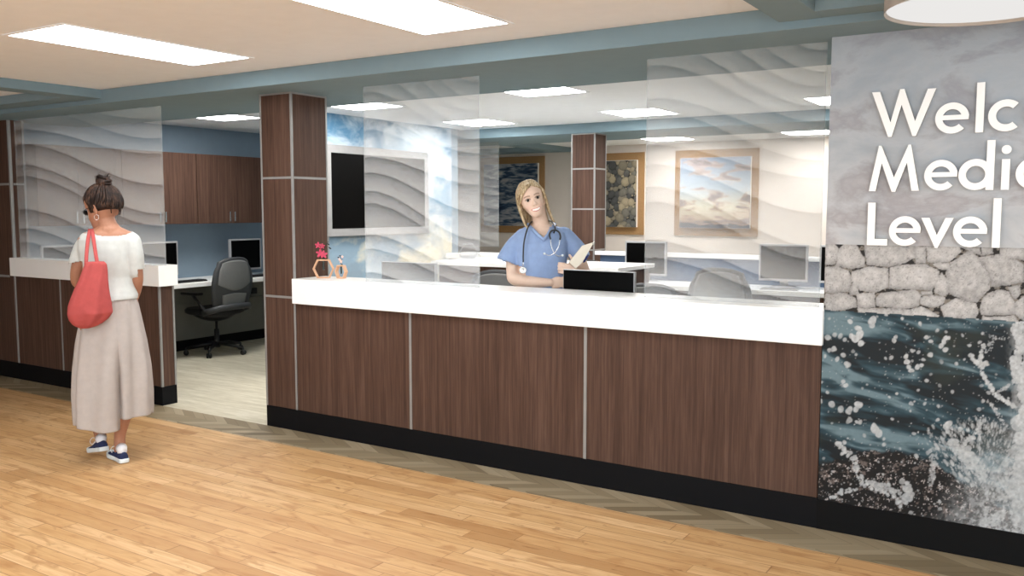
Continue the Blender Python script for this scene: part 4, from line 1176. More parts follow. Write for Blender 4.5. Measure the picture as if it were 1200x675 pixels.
def hairmat(name, a, b, c):
    n = NT(name); co = n.co()
    f = n.noise(n.mapping(co, (150, 150, 12)), 1.0, 3, .6, .4); g = n.noise(co, 22, 3)
    k = n.ramp(n.math('ADD', n.math('MULTIPLY', f, .6), n.math('MULTIPLY', g, .4)), [(.36, a), (.5, b), (.64, c)])
    n.bsdf(k, .6, 0, .2, n.bump(f, .3, .002)); return n.m
M['blonde'] = hairmat('blonde_hair', rgb(112, 92, 68), rgb(182, 158, 122), rgb(222, 206, 176))
M['brunette'] = hairmat('dark_brown_hair', rgb(16, 11, 10), rgb(36, 25, 21), rgb(84, 61, 48))
def fabric(name, c, var=.05, bump=.12, scale=900):
    return plain(name, c, .85, 0, .15, var, 25, bump, scale)
M['scrub'] = fabric('light_blue_scrub_cotton', rgb(142, 163, 200))
M['tee'] = fabric('heather_white_cotton', rgb(196, 199, 196), .05)
M['culotte'] = fabric('pale_pink_beige_cloth', rgb(176, 168, 163), .04)
M['coral'] = fabric('coral_red_canvas', rgb(172, 80, 78), .07)
M['canvasnavy'] = fabric('navy_shoe_canvas', rgb(48, 56, 88), .1)
M['rubber'] = plain('white_shoe_rubber', rgb(216, 224, 226), .5)
M['darksole'] = plain('dark_shoe_sole', rgb(40, 38, 40), .7)
M['sock'] = fabric('white_sock', rgb(236, 236, 240))
M['steth'] = plain('black_stethoscope_tube', rgb(30, 32, 36), .35)
M['paper'] = plain('ivory_paper', rgb(240, 230, 212), .7, var=.02)
M['bluepen'] = plain('blue_pen_plastic', rgb(40, 60, 130), .4)
Z = Vector((0, 0, 1))
def hand(mb, wrist, palm, fdir, spread, curl, thumb_dir, k=1.0):
    """wrist, palm centre: points; fdir: finger direction; spread: across the knuckles; curl: direction fingers bend to"""
    wrist, palm, fdir, spread, curl, thumb_dir = [Vector(v) for v in (wrist, palm, fdir, spread, curl, thumb_dir)]
    fdir.normalize(); spread.normalize(); curl.normalize(); thumb_dir.normalize()
    nrm = fdir.cross(spread).normalized()
    R = Matrix((spread, fdir, nrm)).transposed()
    mb.ball(palm, (.040*k, .046*k, .014*k), seg=14, rot=R)
    for i, (o, L) in enumerate(((-.029, .066), (-.010, .075), (.010, .071), (.029, .056))):
        a = palm+spread*o*k+fdir*.036*k; L *= k
        b = a+(fdir*.9+curl*.35)*L*.42; c = b+(fdir*.45+curl*.85)*L*.34; d = c+(fdir*-.1+curl*.95)*L*.27
        limb(mb, [(*a, .0088*k), (*b, .0082*k), (*c, .0074*k), (*d, .0062*k)], 3, 10)
    a = palm-spread*.030*k-fdir*.022*k; b = a+(thumb_dir*.7-spread*.4)*.034*k; c = b+(thumb_dir+curl*.3).normalized()*.032*k
    limb(mb, [(*a, .013*k), (*b, .0105*k), (*c, .0085*k)], 3, 10)
    mb.tube([wrist, wrist.lerp(palm, .6)], [.025*k, .022*k], 12, flat=(nrm, .7))

# =============================================================== the nurse
NX, NY = -3.005, 4.95
f = Frame(NX, NY); P, Q = f.P, f.Q
SKIN = L3(226, 196, 176)
nurse = empty('person', (NX, NY, 0), 0, 'smiling blonde person in light blue scrubs standing behind the counter, holding a chart', 'person')
org = (NX, NY, 0)
up = (Z*math.cos(math.radians(18))-f.r*math.sin(math.radians(18))).normalized()
fy = (f.d*1.0-f.r*0.10+Z*-0.03); fy = (fy-up*fy.dot(up)).normalized(); fx = fy.cross(up).normalized()
hs = 1.06
chin = P(631, 254.2, -.065)
origin = chin+fy*.072
HM = Matrix.Translation(origin) @ Matrix((fx*hs, fy*hs, up*hs)).transposed().to_4x4()
b = MB(); head_volume(b, HM)
# neck, shoulders, trunk, legs
limb(b, [Q(629.5, 240, .035, .050), Q(632, 254, .03, .049), Q(634, 264, .03, .056), Q(635, 272, .03, .07)], 4, 18)
b.loft([f.ring(634, y, w, dp, dd, tilt=tl) for y, w, dp, dd, tl in ((262, 9, .05, .03, 0), (266, 17, .065, .03, 0), (270, 22, .08, .03, .07), (276, 28, .095, .03, .05), (285, 31, .11, .02, .02), (298, 29, .115, .01, 0), (312, 27, .105, .01, 0), (328, 26, .10, .02, 0), (345, 30, .115, .02, 0), (372, 34, .125, .02, 0), (384, 30, .11, .02, 0))])
# image-left arm: forearm laid across the waist
limb(b, [Q(611, 279, .02, .046), Q(602.5, 290, .015, .047), Q(600.5, 305, 0, .042), Q(600.5, 319, -.02, .040), Q(602.5, 326.5, -.05, .042), Q(613, 329.0, -.09, .040), Q(630, 330.8, -.12, .034), Q(645, 331.2, -.13, .026)], 5, 14)
hand(b, P(645, 331, -.13), P(653, 331, -.13), f.r+Z*.05, Z*1.0+f.d*.2, -Z*.5+f.d*.9, f.r*.6+Z*.8, .98)
# image-right arm: bent, the hand closes on the chart
limb(b, [Q(659, 281, .02, .040), Q(671, 292, .02, .044), Q(679, 305, .0, .042), Q(684, 318, -.02, .041), Q(685, 324, -.05, .041), Q(680, 323, -.09, .034), Q(674.5, 319, -.12, .026)], 5, 14)
hand(b, P(675, 319.5, -.12), P(668.5, 315.5, -.125), -f.r*.9+Z*.12, -Z*1.0+f.r*.0, f.d*.6-f.r*.3, Z*1.0-f.r*.5, 1.0)
# legs
kpx = .00546
for s in (-1, 1):
    bx = Vector((NX, NY, 0))+f.r*(s*.09+.04)+f.d*.02
    limb(b, [(bx.x, bx.y, .86, .088), (bx.x, bx.y, .66, .075), (bx.x, bx.y, .47, .055), (bx.x, bx.y, .30, .052), (bx.x, bx.y, .10, .036)], 5, 14)
    ft = bx-f.d*.10; limb(b, [(bx.x, bx.y, .05, .036), (ft.x, ft.y, .035, .030)], 3, 12)
me = remeshed(b, .0040, 3)
c = coords(me); c, col = sculpt(c, HM, hs, True, SKIN, L3(120, 86, 60), L3(196, 92, 92))
put(me, c); set_attr(me, col)
obj('body', me, M['skin_fair'], nurse, org)
MBb = nurse
for s in (-1, 1):
    m = MB()
    m.ball(HM @ Vector((s*.031, -.0665, .1135)), .0100, mi=0, seg=16); m.ball(HM @ Vector((s*.031, -.0722, .1130)), .0094, mi=1, seg=12)
    me = bpy.data.meshes.new('eye'); m.bm.to_mesh(me); m.bm.free(); obj('eye', me, [M['eyewhite'], M['iris']], nurse, org)
# hair: a cap of locks parted on top, long at the sides
m = MB(); rs = random.Random(4)
def lock(pts, r0, fl=.45, Mx=HM, j=.003):
    o = Vector((rs.uniform(-j, j), rs.uniform(-j, j), rs.uniform(-j, j)))
    q = cr([tuple(Vector(p)+o) for p in pts], 5); w = [Mx @ Vector(p) for p in q]; n = len(w)
    m.tube(w, [r0*(.40+.60*math.sin(PI*min(1, .10+.95*i/n)))*(1 if i < n*.8 else 1-.75*(i-n*.8)/(n*.2)) for i in range(n)], 7)
cen = Vector((0, .012, .125))
def skull(a, e_, k=1.07):     # a around (0 = image right), e_ elevation
    return Vector((.074*k*math.cos(e_)*math.cos(a), .012+.094*k*math.cos(e_)*math.sin(a), .128+.098*k*math.sin(e_)))
# under-cap volume
cap = bmesh.new(); bmesh.ops.create_uvsphere(cap, u_segments=28, v_segments=18, radius=1)
for v in cap.verts:
    q = v.co.copy(); p_ = Vector((q.x*.0785, .020+q.y*.094, .128+q.z*.102))
    if p_.y < -.02 and p_.z < .195: p_.y = -.01+(p_.y+.02)*.15
    v.co = HM @ p_
for f_ in cap.faces: f_.smooth = True
m.merge(cap)
part = Vector((.012, -.062, .214))
for i in range(30):          # image-left curtain
    t = i/29; y0 = -.070+t*.13
    a = Vector((.010, y0, .222-.30*(y0+.005)**2*8 if abs(y0) > .02 else .226)); a.z = .128+.103*math.sqrt(max(.2, 1-((y0-.012)/.105)**2))
    m1 = Vector((-.040, y0*1.0-.006*(1-t), a.z-.012)); m2 = Vector((-.073, -.044+t*.10, .158)); m3 = Vector((-.0825, -.022+t*.08, .10))
    ln = rs.uniform(-.02, .02)
    m4 = Vector((-.083-.003*(1-t), -.014+t*.06, .03)); m5 = Vector((-.076, -.020+t*.05, -.045)); m6 = Vector((-.046+.028*(1-t), -.062+t*.03, -.115+ln)); m7 = Vector((-.020+.03*(1-t), -.070+t*.03, -.142+ln))
    lock([a, m1, m2, m3, m4, m5, m6] + ([m7] if i < 14 else []), .0085)
for i in range(26):          # image-right curtain
    t = i/25; y0 = -.066+t*.13
    a = Vector((.012, y0, 0)); a.z = .128+.103*math.sqrt(max(.2, 1-((y0-.012)/.105)**2))
    m1 = Vector((.046, y0+.004, a.z-.016)); m2 = Vector((.076, -.026+t*.09, .155)); m3 = Vector((.0835, -.008+t*.07, .095)); m4 = Vector((.083, .004+t*.05, .03)); m5 = Vector((.086, .004+t*.04, -.035)); m6 = Vector((.098, .0+t*.04, -.082+rs.uniform(-.012, .008)))
    lock([a, m1, m2, m3, m4, m5, m6], .0082)
for i in range(16):          # back
    a = (PI*.12)+i/15*PI*.76; d_ = Vector((math.cos(a), math.sin(a)))
    lock([skull(a, 1.1), skull(a, .6, 1.10), skull(a, 0, 1.1), Vector((.066*d_.x, .02+.075*d_.y, .04)), Vector((.066*d_.x, .02+.07*d_.y, -.06))], .0115)
for i in range(7):           # fringe swept across the forehead
    t = i/6; lock([(.012, -.068-.006*t, .212-.006*t), (-.018, -.0865, .196-.010*t), (-.048, -.078, .172-.012*t), (-.068, -.056, .142-.01*t), (-.079, -.034, .105)], .0065, j=.0015)
me = bpy.data.meshes.new('hair'); m.bm.to_mesh(me); m.bm.free(); obj('hair', me, M['blonde'], nurse, org)
# scrub top
b = MB()
b.loft([f.ring(634, y, w, dp, dd, tilt=tl) for y, w, dp, dd, tl in ((260.5, 10, .055, .03, 0), (265, 17, .078, .03, 0), (268.5, 24, .094, .03, .07), (274, 30.5, .110, .03, .06), (285, 31.5, .128, .015, .02), (298, 31, .134, .005, 0), (312, 29.5, .128, .0, 0), (328, 30, .125, .01, 0), (345, 33, .135, .01, 0), (362, 36, .142, .01, 0))])
limb(b, [Q(613, 277.5, .02, .052), Q(605.5, 286, .015, .056), Q(599, 296, .005, .064), Q(595.5, 304.5, 0, .074)], 4, 16)
limb(b, [Q(661, 276, .02, .058), Q(670.5, 287, .02, .062), Q(677.5, 297, .005, .066), Q(680, 303, 0, .068)], 4, 16)
me = remeshed(b, .0060, 4)
c = coords(me); nn = normals(me)
wr = n3(c*np.array([1, 1, .6]), 16, 2.0)*.0055+n3(c, 34, 5.0)*.002
c2 = c+nn*wr[:, None]; put(me, c2)
cc = np.array([P(634, 270, .0)[:]])[0]
rel = c2-cc; rx = rel @ np.array(f.r); rd = rel @ np.array(f.d); rz = c2[:, 2]
vb = P(637.5, 279.5, -.1).z; vt = P(634, 264, -.05).z; vx = (Vector(P(637.5, 279.5, -.1))-Vector(cc)).dot(f.r)
vee = (np.abs(rx-vx*(1-(rz-vb)/(vt-vb))) < (rz-vb)*.72) & (rz > vb) & (rd < .03)
neck = (rz > P(634, 265.5, 0).z) & (np.abs(rx) < .082)
la = np.array(P(595.5, 305.5, 0)); ra = np.array(P(680.5, 304, 0))
axl = np.array((Vector(P(595.0, 306.5, 0))-Vector(P(602, 287, .01))).normalized()); axr = np.array((Vector(P(681, 304.5, 0))-Vector(P(671, 287, .02))).normalized())
s1 = ((c2-la) @ axl > .012) & (rx < -.10); s2 = ((c2-ra) @ axr > .004) & (rx > .10) & (rz > P(640, 316, 0).z)
cut(me, vee | neck | s1 | s2)
o = obj('scrub_top', me, M['scrub'], nurse, org)
sm = o.modifiers.new('thickness', 'SOLIDIFY'); sm.thickness = .003; sm.offset = 0
# collar band along the V and a chest pocket seam
m = MB()
for pts in ([(618, 262.0, .01), (624, 268.5, -.075), (631, 275.5, -.104), (638.2, 281.5, -.118)], [(650.5, 261.5, .01), (646.5, 268.5, -.075), (641.8, 275, -.104), (636.8, 281.5, -.118)]):
    q = cr([tuple(P(*p)) for p in pts], 6); m.tube(q, .0095, 8, flat=(f.d, .28))
me = bpy.data.meshes.new('collar'); m.bm.to_mesh(me); m.bm.free(); obj('collar', me, M['scrub'], nurse, org)
# trousers and shoes
b = MB()
for s in (-1, 1):
    bx = Vector((NX, NY, 0))+f.r*(s*.09+.04)+f.d*.02
    limb(b, [(bx.x, bx.y, .90, .105), (bx.x, bx.y, .66, .095), (bx.x, bx.y, .40, .085), (bx.x, bx.y, .12, .08)], 5, 14)
me = remeshed(b, .012, 3); c = coords(me); put(me, c+normals(me)*(n3(c, 14)*.005)[:, None]); cut(me, coords(me)[:, 2] < .07)
obj('scrub_trousers', me, M['scrub'], nurse, org)
for s in (-1, 1):
    bx = Vector((NX, NY, 0))+f.r*(s*.09+.04)+f.d*.02; m = MB()
    m.loft([[bx-f.d*a+f.r*(w*math.cos(2*PI*i/16))+Vector((0, 0, h/2+.001+h/2*math.sin(2*PI*i/16))) for i in range(16)] for a, w, h in ((-.07, .02, .05), (-.05, .038, .085), (.0, .043, .09), (.08, .05, .075), (.15, .045, .055), (.18, .02, .03))])
    me = bpy.data.meshes.new('shoe'); m.bm.to_mesh(me); m.bm.free(); obj('shoe', me, M['rubber'], nurse, org)

# stethoscope round the neck
st = empty('stethoscope', tuple(P(634, 270, -.1)), 0, 'black and silver stethoscope hanging round the neck of the blonde person', 'stethoscope')
so = tuple(P(634, 270, -.1))
def part_mesh(name, m, mt, parent, org_): 
    me = bpy.data.meshes.new(name); m.bm.to_mesh(me); m.bm.free(); return obj(name, me, mt, parent, org_)
m = MB()
m.tube(cr([tuple(P(*p)) for p in ((613.2, 307, -.155), (613.2, 298, -.15), (614.0, 285, -.14), (616.5, 273, -.115), (619.5, 265, -.07), (624, 259.5, .03), (634, 257.5, .10), (645, 259, .05), (649.5, 263, -.055), (650.5, 268, -.105), (649, 273, -.128))], 8), .0052, 8)
m.tube(cr([tuple(P(*p)) for p in ((645.2, 280.5, -.155), (644.0, 275, -.15), (646, 270.8, -.145), (650.5, 269.6, -.14), (655, 272, -.14), (656.8, 277, -.145), (656.2, 281, -.15))], 8), .0058, 8)
part_mesh('tubing', m, M['steth'], st, so)
m = MB()
m.tube(cr([tuple(P(*p)) for p in ((645.2, 280, -.155), (646, 288, -.16), (649.5, 296.5, -.165), (654, 300, -.165), (659, 299.5, -.165))], 8), .0026, 8)
m.tube(cr([tuple(P(*p)) for p in ((656.3, 280.5, -.15), (654.5, 289, -.16), (650, 296, -.168), (644, 299.3, -.168), (638.5, 297.5, -.165))], 8), .0026, 8)
part_mesh('ear_tubes', m, M['chrome'], st, so)
m = MB(); m.ball(P(638, 297.3, -.165), .0075, seg=12); m.ball(P(659.3, 299.3, -.165), .0075, seg=12); part_mesh('ear_tips', m, M['rubber'], st, so)
m = MB(); cpt = P(612.8, 316.5, -.165); rot = (-f.d).to_track_quat('Z', 'Y').to_matrix().to_4x4()
m.lathe([(0, 0), (.020, 0), (.0225, .003), (.0225, .008), (.018, .010), (.016, .009), (0, .009)], 24, xf=Matrix.Translation(cpt) @ rot); m.lathe([(0, .0095), (.006, .0095), (.006, .012), (0, .012)], 16, xf=Matrix.Translation(cpt) @ rot)
m.tube([P(613.2, 306, -.155), P(613, 312, -.16)], .004, 8); part_mesh('chest_piece', m, M['chrome'], st, so)

# chart in the hand, pen behind it
co_ = tuple(P(680, 300, -.15)); ch = empty('clipboard', co_, 0, 'ivory paper chart on a board held up by the blonde person', 'clipboard')
cp = [P(666.5, 307.5, -.150), P(674.5, 315.0, -.150), P(681.5, 308.5, -.142), P(694.5, 286.5, -.112), P(695.5, 284.0, -.110), P(682, 288, -.118)]
def sheet_mesh(name, pts, off, th, mt, parent):
    nrm = (pts[2]-pts[0]).cross(pts[-1]-pts[0]).normalized()
    if nrm.dot(f.d) > 0: nrm = -nrm
    t = bmesh.new(); a = [t.verts.new(p+nrm*off) for p in pts]; c_ = [t.verts.new(p+nrm*(off+th)) for p in pts]
    n = len(pts); t.faces.new(a[::-1]); t.faces.new(c_)
    for i in range(n): t.faces.new((a[i], a[(i+1) % n], c_[(i+1) % n], c_[i]))
    bmesh.ops.recalc_face_normals(t, faces=list(t.faces)); m = MB(); m.merge(t); return part_mesh(name, m, mt, parent, co_)
sheet_mesh('paper_sheet', cp, .003, .0015, M['paper'], ch); sheet_mesh('board', [cp[0]+(cp[0]-P(680, 300, -.13))*.02, cp[1], cp[2], cp[3], cp[4], cp[5]], -.001, .0035, M['tan'], ch)
m = MB(); m.tube([P(694.5, 286.5, -.125), P(697, 284, -.125)], .006, 8); part_mesh('clip', m, M['chrome'], ch, co_)
pen = MB(); pen.tube([P(684.5, 306.5, -.10), P(689.5, 298.5, -.095)], .0065, 10); pen.tube([P(683.5, 308, -.10), P(684.5, 306.5, -.10)], [.001, .0065], 10)
tag(pen.build('pen', M['bluepen']), 'blue pen held behind the ivory chart', 'pen')

# =============================================================== the visitor seen from behind
VX, VY = -5.0, 3.25
f = Frame(VX, VY); P, Q = f.P, f.Q; org = (VX, VY, 0)
TAN = L3(168, 120, 96)
vis = empty('person', org, 0, 'person with dark hair in a bun, white tee and pale wide trousers, seen from behind', 'person')
face = (-f.r*.72+f.d*.66-Z*.32).normalized()
fy = -face; side = fy.cross(Z).normalized(); upv = side.cross(fy).normalized()
fx = fy.cross(upv).normalized()
hs = 1.13
cc0 = P(121.0, 240.0, 0)                       # middle of the skull
origin = cc0-upv*.125*hs+fy*(-.010)
HM2 = Matrix.Translation(origin) @ Matrix((fx*hs, fy*hs, upv*hs)).transposed().to_4x4()
b = MB(); head_volume(b, HM2)
limb(b, [Q(121, 247, .01, .052), Q(124, 257, -.005, .051), Q(126.5, 265, -.01, .056), Q(128, 273, -.005, .075)], 4, 18)
b.loft([f.ring(cx, y, w, dp, dd, tilt=tl) for cx, y, w, dp, dd, tl in ((127, 264, 9, .05, -.005, 0), (128, 268, 16, .062, 0, 0), (128, 273, 27, .078, 0, -.02), (127.5, 280, 33, .092, 0, -.03), (127, 292, 32, .105, .005, 0), (127, 310, 28.5, .105, .01, 0), (127.5, 330, 26, .10, .01, 0), (128.5, 350, 30, .12, .0, 0), (129, 375, 34, .135, -.01, 0), (129, 400, 32, .12, 0, 0))])
limb(b, [Q(103, 285, .0, .042), Q(97, 296, 0, .042), Q(92, 311, 0, .040), Q(90, 324, .02, .038), Q(92, 331, .06, .037), Q(100, 331, .14, .032), Q(108, 326, .21, .025)], 5, 14)
hand(b, P(108, 326, .21), P(113, 322, .255), f.r*.5+f.d*.7+Z*.25, Z, -f.d*.2+f.r*.5, Z+f.d*.3, .95)
limb(b, [Q(155, 287, .0, .042), Q(158, 300, 0, .041), Q(160, 316, .01, .037), Q(161, 328, .02, .034), Q(160, 339, .05, .030), Q(158, 348, .07, .025)], 5, 14)
hand(b, P(158, 348, .07), P(156.5, 357, .09), -Z+f.d*.15, f.d, -f.r*.8+f.d*.1, f.d*.8-Z*.3, .95)
limb(b, [Q(119, 395, .0, .085), Q(115, 430, .05, .070), Q(111, 462, .10, .052), Q(113.5, 490, .07, .046), Q(117, 507, .03, .036), Q(118.5, 514, .02, .035)], 5, 14)
limb(b, [Q(141, 395, .0, .085), Q(143, 430, .0, .070), Q(144.5, 462, -.01, .052), Q(144, 488, -.035, .047), Q(140.5, 510, -.02, .034), Q(140.5, 526, -.02, .036)], 5, 14)
me = remeshed(b, .0040, 3)
c = coords(me); c, col = sculpt(c, HM2, hs, False, TAN, L3(40, 26, 20), L3(160, 84, 76))
put(me, c); set_attr(me, col); obj('body', me, M['skin_tan'], vis, org)
for s in (-1, 1):
    m = MB(); m.ball(HM2 @ Vector((s*.031, -.0665, .1135)), .0100, mi=0, seg=16); m.ball(HM2 @ Vector((s*.031, -.0722, .1130)), .0094, mi=1, seg=12)
    part_mesh('eye', m, [M['eyewhite'], M['iris']], vis, org)
# gathered hair and bun
m = MB(); rs = random.Random(9)
bun = HM2.inverted() @ P(121.5, 215.8, -.005)
cap = bmesh.new(); bmesh.ops.create_uvsphere(cap, u_segments=30, v_segments=20, radius=1)
for v in cap.verts:
    q = v.co.copy(); p_ = Vector((q.x*.081, .016+q.y*.1, .128+q.z*.104))
    if p_.y < -.03 and p_.z < .185: p_.y = -.03+(p_.y+.03)*.2
    if p_.z < .092: p_.z = .092+(p_.z-.092)*.22
    v.co = HM2 @ p_
for f_ in cap.faces: f_.smooth = True
m.merge(cap)
bdir = (bun-Vector((0, .012, .128))).normalized()
for i in range(64):
    a = 2*PI*i/64
    st0 = Vector((.0795*math.cos(a), .014+.099*math.sin(a), 0))
    st0.z = .165 if math.sin(a) < -.55 else (.118 if math.sin(a) < .1 else .094+.012*math.cos(a*2))
    if math.sin(a) < -.55: st0.y = -.080*abs(math.sin(a))
    else: st0 = Vector((st0.x*.93, .014+(st0.y-.014)*.92, st0.z+rs.uniform(-.014, .012)))
    p1 = st0+Vector((0, 0, .02)); p1 = p1
    mid = (st0+bun)/2; md = (mid-Vector((0, .012, .128))).normalized()
    midp = Vector((0, .012, .128))+Vector((md.x*.086, md.y*.106, md.z*.108))
    q1 = (st0*.65+midp*.35); d1 = (q1-Vector((0, .012, .128))).normalized(); q1 = Vector((0, .012, .128))+Vector((d1.x*.0855, d1.y*.105, d1.z*.105))
    q2 = (midp*.5+bun*.5); d2 = (q2-Vector((0, .012, .128))).normalized(); q2 = Vector((0, .012, .128))+Vector((d2.x*.082, d2.y*.100, d2.z*.108))
    lock([st0, q1, midp, q2, bun-bdir*.02], .0072, Mx=HM2, j=.0025)
for k in range(18):          # the knot
    ax1 = Vector((rs.uniform(-1, 1), rs.uniform(-1, 1), rs.uniform(-.4, .4))).normalized(); ax2 = bdir.cross(ax1).normalized(); ax1 = ax2.cross(bdir).normalized()
    ho = rs.uniform(-.020, .030); rr_ = .036*math.sqrt(max(.05, 1-((ho-.004)/.036)**2))*rs.uniform(.65, 1); o_ = bdir*ho; a0 = rs.uniform(0, 6); tl = rs.uniform(-.7, .7)
    q = [HM2 @ (bun+o_+ax1*(rr_*math.cos(a0+t*.45))+ax2*(rr_*math.sin(a0+t*.45))+bdir*(tl*rr_*math.cos(t*.45))) for t in range(14)]
    m.tube(q, .0095, 8, closed=True)
m.ball(HM2 @ (bun+bdir*.004), .043, seg=16)
for k in range(10):
    a = rs.uniform(0, 6.28); d1 = Vector((math.cos(a), math.sin(a), rs.uniform(0, 1)))*.035
    m.tube([HM2 @ (bun+bdir*.01), HM2 @ (bun+bdir*.02+d1*.8), HM2 @ (bun+bdir*.012+d1*1.25+Vector((0, 0, .006)))], [.006, .004, .001], 6)
for k in range(5):          # loose nape wisps
    x0 = rs.uniform(-.05, .06); m.tube(cr([tuple(HM2 @ Vector(p)) for p in ((x0, .094, .095), (x0*.95, .084, .072), (x0*.8, .074, .055+rs.uniform(-.01, .01)))], 4), .003, 6)
part_mesh('hair', m, M['brunette'], vis, org)
m = MB(); 
m.tube(cr([tuple(HM2 @ Vector(p)) for p in ((-.078, .01, .118), (-.076, -.04, .116), (-.070, -.078, .113))], 4), .0025, 6); m.tube(cr([tuple(HM2 @ Vector(p)) for p in ((.078, .01, .118), (.076, -.04, .116), (.070, -.078, .113))], 4), .0025, 6)
for s in (-1, 1): m.ball(HM2 @ Vector((s*.032, -.084, .110)), (.024, .004, .015), seg=14, rot=HM2.to_3x3())
m.tube([HM2 @ Vector((-.01, -.092, .112)), HM2 @ Vector((.01, -.092, .112))], .002, 6)
part_mesh('sunglasses', m, M['blackplastic'], vis, org)
m = MB(); ec = HM2 @ Vector((.078, .012, .055)); m.tube([ec+f.r*.012*math.cos(t*PI/8)+Z*(.016*math.sin(t*PI/8)) for t in range(16)], .0012, 6, closed=True); part_mesh('earring', m, M['chrome'], vis, org)
# tee shirt
b = MB()
b.loft([f.ring(cx, y, w, dp, dd, tilt=tl) for cx, y, w, dp, dd, tl in ((128, 266.5, 13, .064, 0, 0), (128.5, 270.5, 23, .080, 0, 0), (128.5, 275, 30.5, .094, 0, -.02), (128, 281, 33, .106, 0, -.03), (127, 292, 32.5, .120, .005, 0), (127, 308, 31, .124, .01, 0), (127.5, 325, 29.5, .120, .01, 0), (128, 338, 30, .126, 0, 0), (128.5, 346, 31, .134, -.005, 0), (128, 352.0, 30, .136, -.01, 0), (128, 354.5, 28, .128, -.01, 0))])
limb(b, [Q(103, 282, .0, .054), Q(98, 291, 0, .056), Q(95, 300, 0, .057), Q(93, 308, 0, .060)], 4, 16)
limb(b, [Q(155, 283, .0, .052), Q(157.5, 296, 0, .052), Q(159, 307, .005, .049), Q(160, 318, .01, .047)], 4, 16)
me = remeshed(b, .0060, 4)
c = coords(me); nn = normals(me)
kz = np.clip((c[:, 2]-.9)/.5, 0, 1)
wr = n3(c*np.array([1, 1, .8]), 15, 3.0)*.006*(1.2-.5*kz)+n3(c, 38, 6.0)*.0018
c2 = c+nn*wr[:, None]; put(me, c2)
cc = np.array(P(128.5, 270)); rel = c2-cc; rx = rel @ np.array(f.r); rd = rel @ np.array(f.d); rz = c2[:, 2]
px_m = .0052
zn = P(128, 276.5, -.08).z+((rx-.006)/(.135))**2*(P(128, 270.5, 0).z-P(128, 276.5, -.08).z)*1.0+np.clip(rd+.05, 0, 1)*0.05
neck = (rz > zn) & (np.abs(rx-.004) < .138)
la = np.array(P(91, 306.8, 0)); ra = np.array(P(161.8, 316.5, .01))
s1 = ((c2-la)[:, 2]-0.25*((c2-la) @ np.array(f.r)) < 0) & (rx < -.155) & (rz > P(90, 330).z); s2 = ((c2-ra)[:, 2] < 0) & (rx > .148) & (rz > P(160, 336).z)
hem = rz < P(128, 353.0, -.1).z+.006*np.sin(rx*14)
cut(me, neck | s1 | s2 | hem)
o = obj('tee_shirt', me, M['tee'], vis, org); sm = o.modifiers.new('thickness', 'SOLIDIFY'); sm.thickness = .003; sm.offset = 0
# wide trousers
NT_, NZ_ = 220, 90
prof = [(349, 101, 157), (358, 100.5, 159.5), (375, 97.5, 163), (400, 93.5, 168), (430, 91, 172.5), (460, 90, 175), (480, 91, 175.5), (505, 92.5, 174.5)]
pa = np.array(prof, float)
th = np.linspace(0, 2*PI, NT_, endpoint=False); V = np.zeros((NZ_, NT_, 3))
for j in range(NZ_):
    s_ = j/(NZ_-1)
    for i, t in enumerate(th):
        ct, st_ = math.cos(t), math.sin(t)
        # hem height around: image-left leg hangs lower
        nearx = ct
        hem_y = 505-9*max(0, -nearx-.25)**1.5*1.9 if nearx < .16 else 492.5-8.0*max(0, nearx-.35)
        if st_ > 0: hem_y -= 9*st_
        else: hem_y += 6.5*st_
        y = 349+(hem_y-349)*s_
        xl, xr = np.interp(y, pa[:, 0], pa[:, 1]), np.interp(y, pa[:, 0], pa[:, 2])
        cx, hw = (xl+xr)/2, (xr-xl)/2; grow = min(1, s_*1.6)
        ph = 7.0*t+1.2*math.sin(3*t+1)+.6*math.sin(s_*3+t)
        fold = 1+(.10+.02*s_)*grow*math.sin(ph)*(1.0-.35*s_)+.05*grow*math.sin(15*t+2*s_+1.4*math.sin(2*t))*(1-.6*s_)
        if s_ < .12: fold += .012*math.sin(34*t)*(1-s_/.12)
        hd = .135+.055*min(1, s_*1.3)+.01*math.sin(s_*5)
        cr_ = math.exp(-((nearx-.16)/.07)**2)*sstep(.25, .8, np.array(s_)) if st_ < 0 else 0
        hdd = hd*(1-.30*float(cr_))
        q = (abs(ct)**2.3+abs(st_)**2.3)**(-1/2.3)
        ed = math.sqrt(max(0, 1-abs(ct)**4))      # keep the outline on the measured edges
        fx_ = 1+(fold-1)*(.25+.75*ed)
        k = (P(cx+10, y, 0)-P(cx, y, 0)).length/10
        p = P(cx, y, 0)+f.r*(hw*k*q*ct*fx_)+f.d*(hdd*q*st_*fold)
        V[j, i] = p
m = MB(); t_ = bmesh.new(); G = [[t_.verts.new(V[j, i]) for i in range(NT_)] for j in range(NZ_)]
for j in range(NZ_-1):
    for i in range(NT_):
        q = t_.faces.new((G[j][i], G[j][(i+1) % NT_], G[j+1][(i+1) % NT_], G[j+1][i])); q.smooth = True
m.merge(t_); o = part_mesh('wide_trousers', m, M['culotte'], vis, org); sm = o.modifiers.new('thickness', 'SOLIDIFY'); sm.thickness = .004; sm.offset = -1
